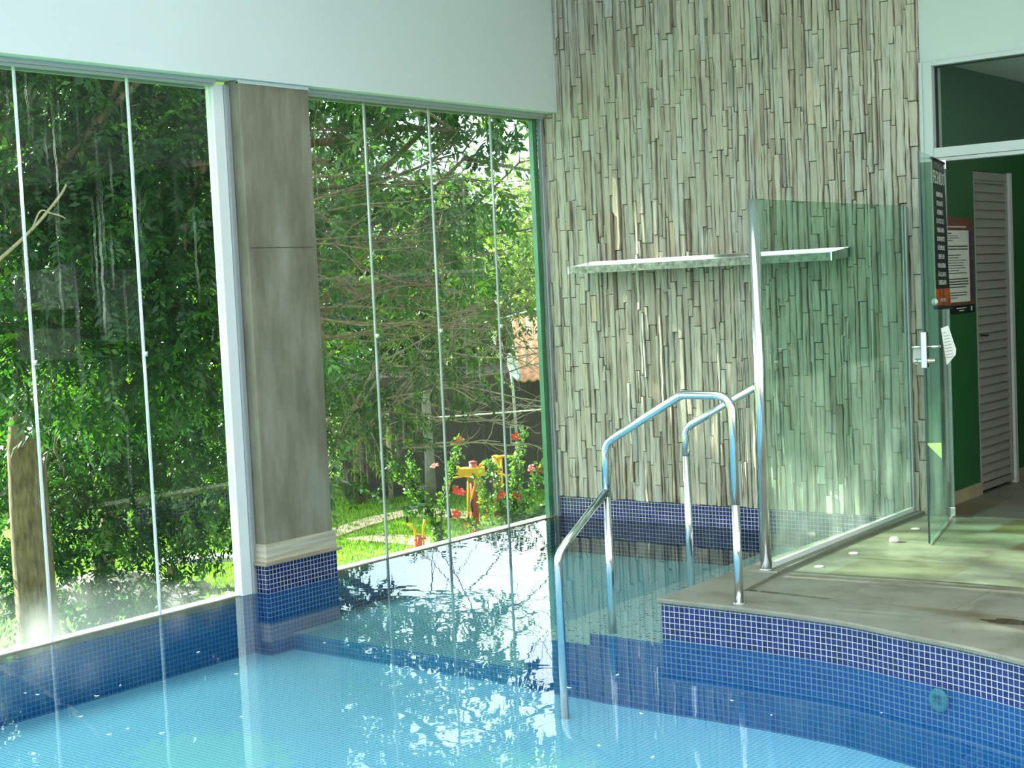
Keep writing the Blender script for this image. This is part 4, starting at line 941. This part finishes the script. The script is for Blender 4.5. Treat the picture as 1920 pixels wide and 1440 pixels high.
# hibiscus shrubs
def flower_mesh():
    mb = MB()
    for i in range(5):
        t = 2*math.pi*i/5; n = len(mb.v)
        for (r, wd, z) in [(.008, .006, 0), (.04, .03, .02), (.075, .028, .018), (.09, .006, .008)]:
            c, s = math.cos(t), math.sin(t); mb.v += [(c*r-s*wd, s*r+c*wd, z), (c*r+s*wd, s*r-c*wd, z+.004)]
        for q in range(3): mb.face((n+q*2, n+q*2+1, n+q*2+3, n+q*2+2), 0, None, True)
    mb.tube([(0, 0, 0), (.01, 0, .05), (.02, 0, .08)], .006, 6, 1)
    return mb
fl0 = None
def shrub(label, base, stems, flowers, leafn):
    global fl0
    e = empty('hibiscus_shrub', base); tag(e, label, 'shrub', 'hibiscus shrubs on the lawn'); B = Vector(base)
    mb = MB(); Q = []; T = []
    for ln in stems:
        pts = catmull3(ln, 6); mb.tube([p-B for p in pts], .014, 6, radii=[.016*(1-.6*i/(len(pts)-1)) for i in range(len(pts))])
        P = np.array([tuple(p-B) for p in pts]); n = int(leafn*len(ln)); id_ = rng.integers(1, len(P), n); c = P[id_]+rng.normal(0, .05, (n, 3))
        ld = rng.normal(size=(n, 3)); ld[:, 2] += .3; ld /= np.linalg.norm(ld, axis=1)[:, None]; wv = np.cross(ld, rng.normal(size=(n, 3))); wv /= np.linalg.norm(wv, axis=1)[:, None]
        s = rng.uniform(.07, .13, n)[:, None]; Q.append(np.stack([c, c+ld*s*.5+wv*s*.32, c+ld*s, c+ld*s*.5-wv*s*.32], 1)); T.append(rng.uniform(.15, 1, n))
    mb.build('stems', 'bark', e); raw_mesh('foliage', np.concatenate(Q), 4, 'leafhib', np.concatenate(T), e)
    for f in flowers:
        if fl0 is None: fl0 = flower_mesh().build('flower', ['flower', 'pistil']); o = fl0
        else: o = fl0.copy(); COL.objects.link(o)
        o.parent = e; q = (Vector((5.9, -7.9, 0))-Vector(f)); q.z = 3; qd = (q.normalized()+Vector((R.gauss(0, .3), R.gauss(0, .3), R.gauss(0, .3)))).to_track_quat('Z', 'Y')
        o.location = Vector(f)-B; o.rotation_euler = qd.to_euler()
shrub('hibiscus shrub with one red bloom on top, left of the exercise machine', (-12.0, 12.3, GZ),
      [[(-12.0, 12.3, GZ), (-12.1, 12.2, -2.6), (-12.25, 12.05, -2.0), (-12.35, 11.95, -1.45)], [(-12.0, 12.3, GZ), (-11.95, 12.35, -2.4), (-11.85, 12.5, -1.8), (-11.63, 12.6, -1.22)], [(-12.0, 12.3, GZ), (-12.2, 12.2, -2.5), (-12.5, 11.9, -1.9), (-12.65, 11.75, -1.5)], [(-12.1, 12.2, -2.6), (-12.3, 12.1, -2.2), (-12.45, 12.0, -1.75)]],
      [(-11.63, 12.55, -1.21), (-11.72, 12.5, -2.12), (-11.65, 12.55, -2.16), (-12.0, 12.25, -1.65)], 62)
shrub('tall hibiscus shrub with five red blooms, right of the exercise machine', (-10.9, 13.1, GZ),
      [[(-10.9, 13.1, GZ), (-10.9, 13.1, -2.4), (-10.85, 13.2, -1.8), (-10.75, 13.3, -1.12)], [(-10.9, 13.1, GZ), (-10.7, 13.25, -2.4), (-10.55, 13.45, -1.95), (-10.45, 13.5, -1.75)], [(-10.9, 13.1, GZ), (-11.05, 12.95, -2.5), (-11.1, 12.9, -1.95), (-11.2, 12.85, -1.65)], [(-10.9, 13.1, -2.6), (-10.8, 13.15, -2.1), (-10.85, 13.15, -1.6)], [(-10.9, 13.1, GZ), (-10.6, 13.3, -2.7), (-10.4, 13.5, -2.5)]],
      [(-10.82, 13.2, -1.17), (-10.62, 13.38, -1.78), (-10.48, 13.48, -1.80), (-11.02, 12.95, -2.22), (-10.8, 13.12, -2.26)], 66)
shrub('low hibiscus bush with a large red bloom in front of the exercise machine', (-11.1, 12.9, GZ),
      [[(-11.1, 12.9, GZ), (-11.2, 12.8, -2.6), (-11.3, 12.75, -2.2), (-11.35, 12.7, -1.9)], [(-11.1, 12.9, GZ), (-11.0, 12.95, -2.7), (-10.95, 13.0, -2.45)], [(-11.1, 12.9, GZ), (-11.35, 12.6, -2.8), (-11.55, 12.35, -2.6)]],
      [(-11.58, 12.3, -2.52)], 30)

# exercise machines
def machine(name, label, base, parts):
    e = empty(name, base, math.radians(42)); tag(e, label, 'exercise machine')
    for nm, m, fn in parts:
        mb = MB(); fn(mb); mb.build(nm, m, e)
    return e
S = .0101
def L1(px, py, dy=0): return ((px-895)*S, dy, (1005-py)*S)
def ar(pts, dy, r=.018): return lambda mb: mb.tube(fillet([L1(a, b, dy) for a, b in pts], .06, 5), r, 8)
def plate(cx, cy, dy, sx, sz):
    def f(mb):
        pts = [(-.5, .5), (.3, .5), (.5, .3), (.4, -.2), (.15, -.5), (-.15, -.5), (-.45, .0)]; n = len(mb.v); x0, _, z0 = L1(cx, cy)
        mb.v += [(x0+a*sx, dy, z0+b*sz) for a, b in pts] + [(x0+a*sx, dy+.03, z0+b*sz) for a, b in pts]; k = len(pts)
        mb.face(range(n, n+k)); mb.face([n+k+i for i in range(k)][::-1])
        for i in range(k): mb.face((n+i, n+k+i, n+k+(i+1) % k, n+(i+1) % k))
    return f
machine('exercise_machine', 'red and yellow double exercise machine with hanging foot plates on the lawn', (-11.9, 13.22, GZ), [
    ('post', 'red', lambda mb: (mb.tube([(0, 0, 0), (0, 0, 1.40)], .075, 14), mb.lathe((0, 0, 1.40), [(.08, 0), (.08, .02), (.02, .04)], 14))),
    ('crossbox', 'yellow', lambda mb: (mb.box((-.26, -.13, 1.15), (.22, .13, 1.31)), mb.box((-.31, -.10, 1.19), (-.26, .10, 1.34)), mb.tube([(.1, 0, 1.31), (.2, .05, 1.38), (.3, .1, 1.37)], .03, 8))),
    ('handle', 'yellow', ar([(873, 890), (852, 892), (846, 915), (845, 934)], -.12)),
    ('grip', 'black', ar([(845, 934), (846, 950), (849, 966)], -.12, .022)),
    ('handle', 'yellow', ar([(878, 889), (893, 892), (897, 902), (889, 933)], -.16)),
    ('grip', 'black', ar([(889, 933), (888, 943), (890, 957)], -.16, .022)),
    ('swing_arm', 'yellow', ar([(885, 888), (883, 930), (882, 968)], -.05, .022)),
    ('swing_arm', 'yellow', ar([(899, 888), (903, 918), (910, 956)], -.05, .022)),
    ('foot_plate', 'yellow', plate(877, 979, -.1, .17, .22)),
    ('foot_plate', 'yellow', plate(914, 963, -.1, .12, .18)),
    ('back_brace', 'yellow', ar([(902, 884), (912, 915), (912, 950)], .12, .016)),
    ('base_plate', 'red', lambda mb: mb.lathe((0, 0, 0), [(.16, 0), (.16, .02), (.07, .03)], 14)),
])
S = .0109
def L1(px, py, dy=0): return ((px-921)*S, dy, (966-py)*S)
machine('exercise_machine', 'red and yellow exercise machine with a T bar standing behind the double one', (-12.95, 15.2, GZ), [
    ('post', 'red', lambda mb: mb.tube([(0, 0, 0), (0, 0, .90)], .08, 14)),
    ('post_head', 'yellow', lambda mb: (mb.tube([(0, 0, .90), (0, 0, 1.24)], .082, 14), mb.lathe((0, 0, 1.24), [(.09, 0), (.09, .02), (.03, .04)], 14))),
    ('t_bar', 'yellow', ar([(921, 854), (935, 850), (950, 854), (966, 850)], -.1, .03)),
    ('upright', 'yellow', ar([(930, 854), (930, 924)], -.1, .024)),
    ('seat_arm', 'yellow', ar([(917, 884), (934, 885), (944, 898), (953, 914)], -.08, .026)),
])
S = .0094
def L1(px, py, dy=0): return ((px-783)*S, dy, (1038-py)*S)
machine('step_machine', 'pair of yellow step machine handles with black grips standing on the lawn', (-11.75, 11.45, GZ), [
    ('post', 'red', lambda mb: mb.tube([(0, 0, 0), (0, 0, .32)], .045, 10)),
    ('crossbar', 'red', ar([(773, 1013), (796, 1011)], 0, .022)),
    ('handle', 'yellow', ar([(776, 1028), (776, 996), (762, 979)], 0, .02)), ('grip', 'black', ar([(762, 979), (761, 962)], 0, .024)),
    ('handle', 'yellow', ar([(791, 1028), (791, 992), (796, 974)], 0, .02)), ('grip', 'black', ar([(796, 974), (797, 955)], 0, .024)),
    ('base', 'red', lambda mb: mb.box((-.25, -.35, 0), (.25, .35, .05))),
])
# posts and small trunks on the lawn
for (p, h, r, m, lab) in [((-15.0, 12.3), 1.5, .05, 'red', 'thin reddish post on the lawn right behind the concrete column'), ((-17.2, 15.5), 2.2, .12, 'bark', 'short dark trunk on the lawn under the foliage'), ((-16.6, 15.9), 2.4, .05, 'palebark', 'thin pale trunk beside the dark trunk on the lawn'), ((-15.5, 16.0), 2.5, .11, 'greybark', 'pale grey trunk in the shade left of the house')]:
    mb = MB(); mb.tube([(0, 0, 0), (.02, 0, h*.4), (-.02, .02, h*.75), (0, 0, h)], r, 10, radii=[r*1.2, r, r*.95, r*.9]); o = mb.build('garden_post' if m == 'red' else 'bare_tree', m, loc=(p[0], p[1], GZ)); tag(o, lab, 'post' if m == 'red' else 'tree')
# white garden bench and pebbles
e = empty('garden_bench', (-13.0, 7.6, GZ), .75); tag(e, 'white concrete bench under the trees behind the left panes', 'bench')
mb = MB(); mb.box((-.75, -.22, .42), (.75, .22, .5)); mb.build('seat', 'bench_white', e, bevel=.01)
for sx in (-.55, .55): mb = MB(); mb.box((sx-.06, -.16, 0), (sx+.06, .16, .42)); mb.build('leg', 'bark', e)
mb = MB()
for i in range(260):
    a = R.gauss(0, .55); b = R.gauss(0, .28); r = R.uniform(.04, .10); n = len(mb.v)
    z0 = max(0, .22-.3*(a*a+b*b))
    for (q, zz) in ((.7, 0), (1, .5), (.55, 1.0)):
        for j in range(6): t = j*math.pi/3+q; mb.v.append((a+r*q*math.cos(t)*R.uniform(.8, 1.2), b+r*q*math.sin(t)*R.uniform(.8, 1.2), z0+r*zz))
    for i2 in range(2):
        for j in range(6): mb.face((n+i2*6+j, n+i2*6+(j+1) % 6, n+(i2+1)*6+(j+1) % 6, n+(i2+1)*6+j))
    mb.face([n+12+j for j in range(6)])
o = mb.build('pebble_heap', 'pebble', loc=(-13.4, 6.0, GZ)); o.rotation_euler = (0, 0, .8); o.scale = (1.3, 1.3, 1.6); tag(o, 'sunlit heap of pale pebbles low behind the left panes', 'pebbles', kind='stuff')

# house
hb = Vector((-14.4, 18.1, GZ)); hr = math.radians(40.5)
e = empty('garden_house', hb, hr); tag(e, 'shaded house with a terracotta tiled roof at the back of the lawn', 'house')
mb = MB(); mb.box((-4.2, .6, 0), (5.5, 4.5, 2.75)); mb.build('walls', 'housewall', e)  # left end added as a dark sheet where the garden lies in shade
mb = MB(); nx = 150
for i in range(nx+1):
    x_ = -.1+5.8*i/nx; b_ = .03*math.cos(i*math.pi*2/5)
    for (y_, z_) in ((-.35, 2.62), (1.6, 3.45), (2.6, 3.95)): mb.v += [(x_, y_, z_+b_)]
for i in range(nx):
    for j in range(2): a = i*3+j; mb.face((a, a+3, a+4, a+1), 0, None, True)
o = mb.build('roof', 'rooftile', e); sd_ = o.modifiers.new('solid', 'SOLIDIFY'); sd_.thickness = .05
for px_ in (2.25, 5.0):
    mb = MB(); mb.box((px_-.13, -.2, 0), (px_+.13, .06, 2.62)); mb.build('pillar', 'brick', e)
for (wx, wz) in ((-.35, 1.1), (.45, 1.15)):
    mb = MB(); a, b, c, d = wx, wx+.32, wz, wz+.42; t2 = .03
    mb.box((a, .56, c), (b, .6, c+t2)); mb.box((a, .56, d-t2), (b, .6, d)); mb.box((a, .56, c+t2), (a+t2, .6, d-t2)); mb.box((b-t2, .56, c+t2), (b, .6, d-t2)); f = mb.build('window', 'housewin', e)
    mb = MB(); mb.box((a+t2, .585, c+t2), (b-t2, .595, d-t2)); mb.build('pane', 'darkpane', f)
mb = MB(); mb.box((.55, .56, 0), (1.35, .595, 2.0)); mb.build('door_panel', 'darkpane', e)
mb = MB(); prof = [(.02, .0), (.15, .012), (.27, .045), (.36, .09), (.37, .095), (.27, .055), (.15, .024), (.02, .012)]
mb.lathe((0, 0, 0), prof, 24); e = empty('satellite_dish', (-13.25, 16.2, -.12)); tag(e, 'pale satellite dish beside the tiled roof', 'satellite dish')
o = mb.build('reflector', 'dish', e); o.rotation_euler = (math.radians(72), 0, math.radians(108)); o.scale = (.85, .85, .85)
mb = MB(); mb.tube([(0, 0, 0), (.0, .05, -.5), (.05, .1, -3.0+.02)], .03, 8); mb.build('mast', 'alugrey', e)
# cables
def cable(label, a, b, sag, r):
    a = Vector(a); b = Vector(b); pts = []
    for i in range(13): t = i/12; pts.append(a.lerp(b, t)-a+Vector((0, 0, -sag*4*t*(1-t))))
    mb = MB(); mb.tube(pts, r, 6); o = mb.build('overhead_cable', 'cable', loc=a); tag(o, label, 'cable')
cable('lower white cable strung in front of the shaded house', (-10.1, 10.0, -.50), (-6.0, 13.1, -.22), .05, .012)
cable('upper white cable crossing the twigs above the roof', (-8.15, 8.97, 1.03), (-5.5, 11.2, 1.82), .02, .010)

# lettering as plain meshes
bpy.context.view_layer.update()
dg = bpy.context.evaluated_depsgraph_get()
for o in [x for x in SC.objects if x.type == 'FONT']:
    me = bpy.data.meshes.new_from_object(o.evaluated_get(dg)); nm = 'lettering'
    q = bpy.data.objects.new(nm, me); COL.objects.link(q); q.parent = o.parent; q.matrix_parent_inverse = o.matrix_parent_inverse.copy(); q.matrix_local = o.matrix_local.copy()
    bpy.data.objects.remove(o)
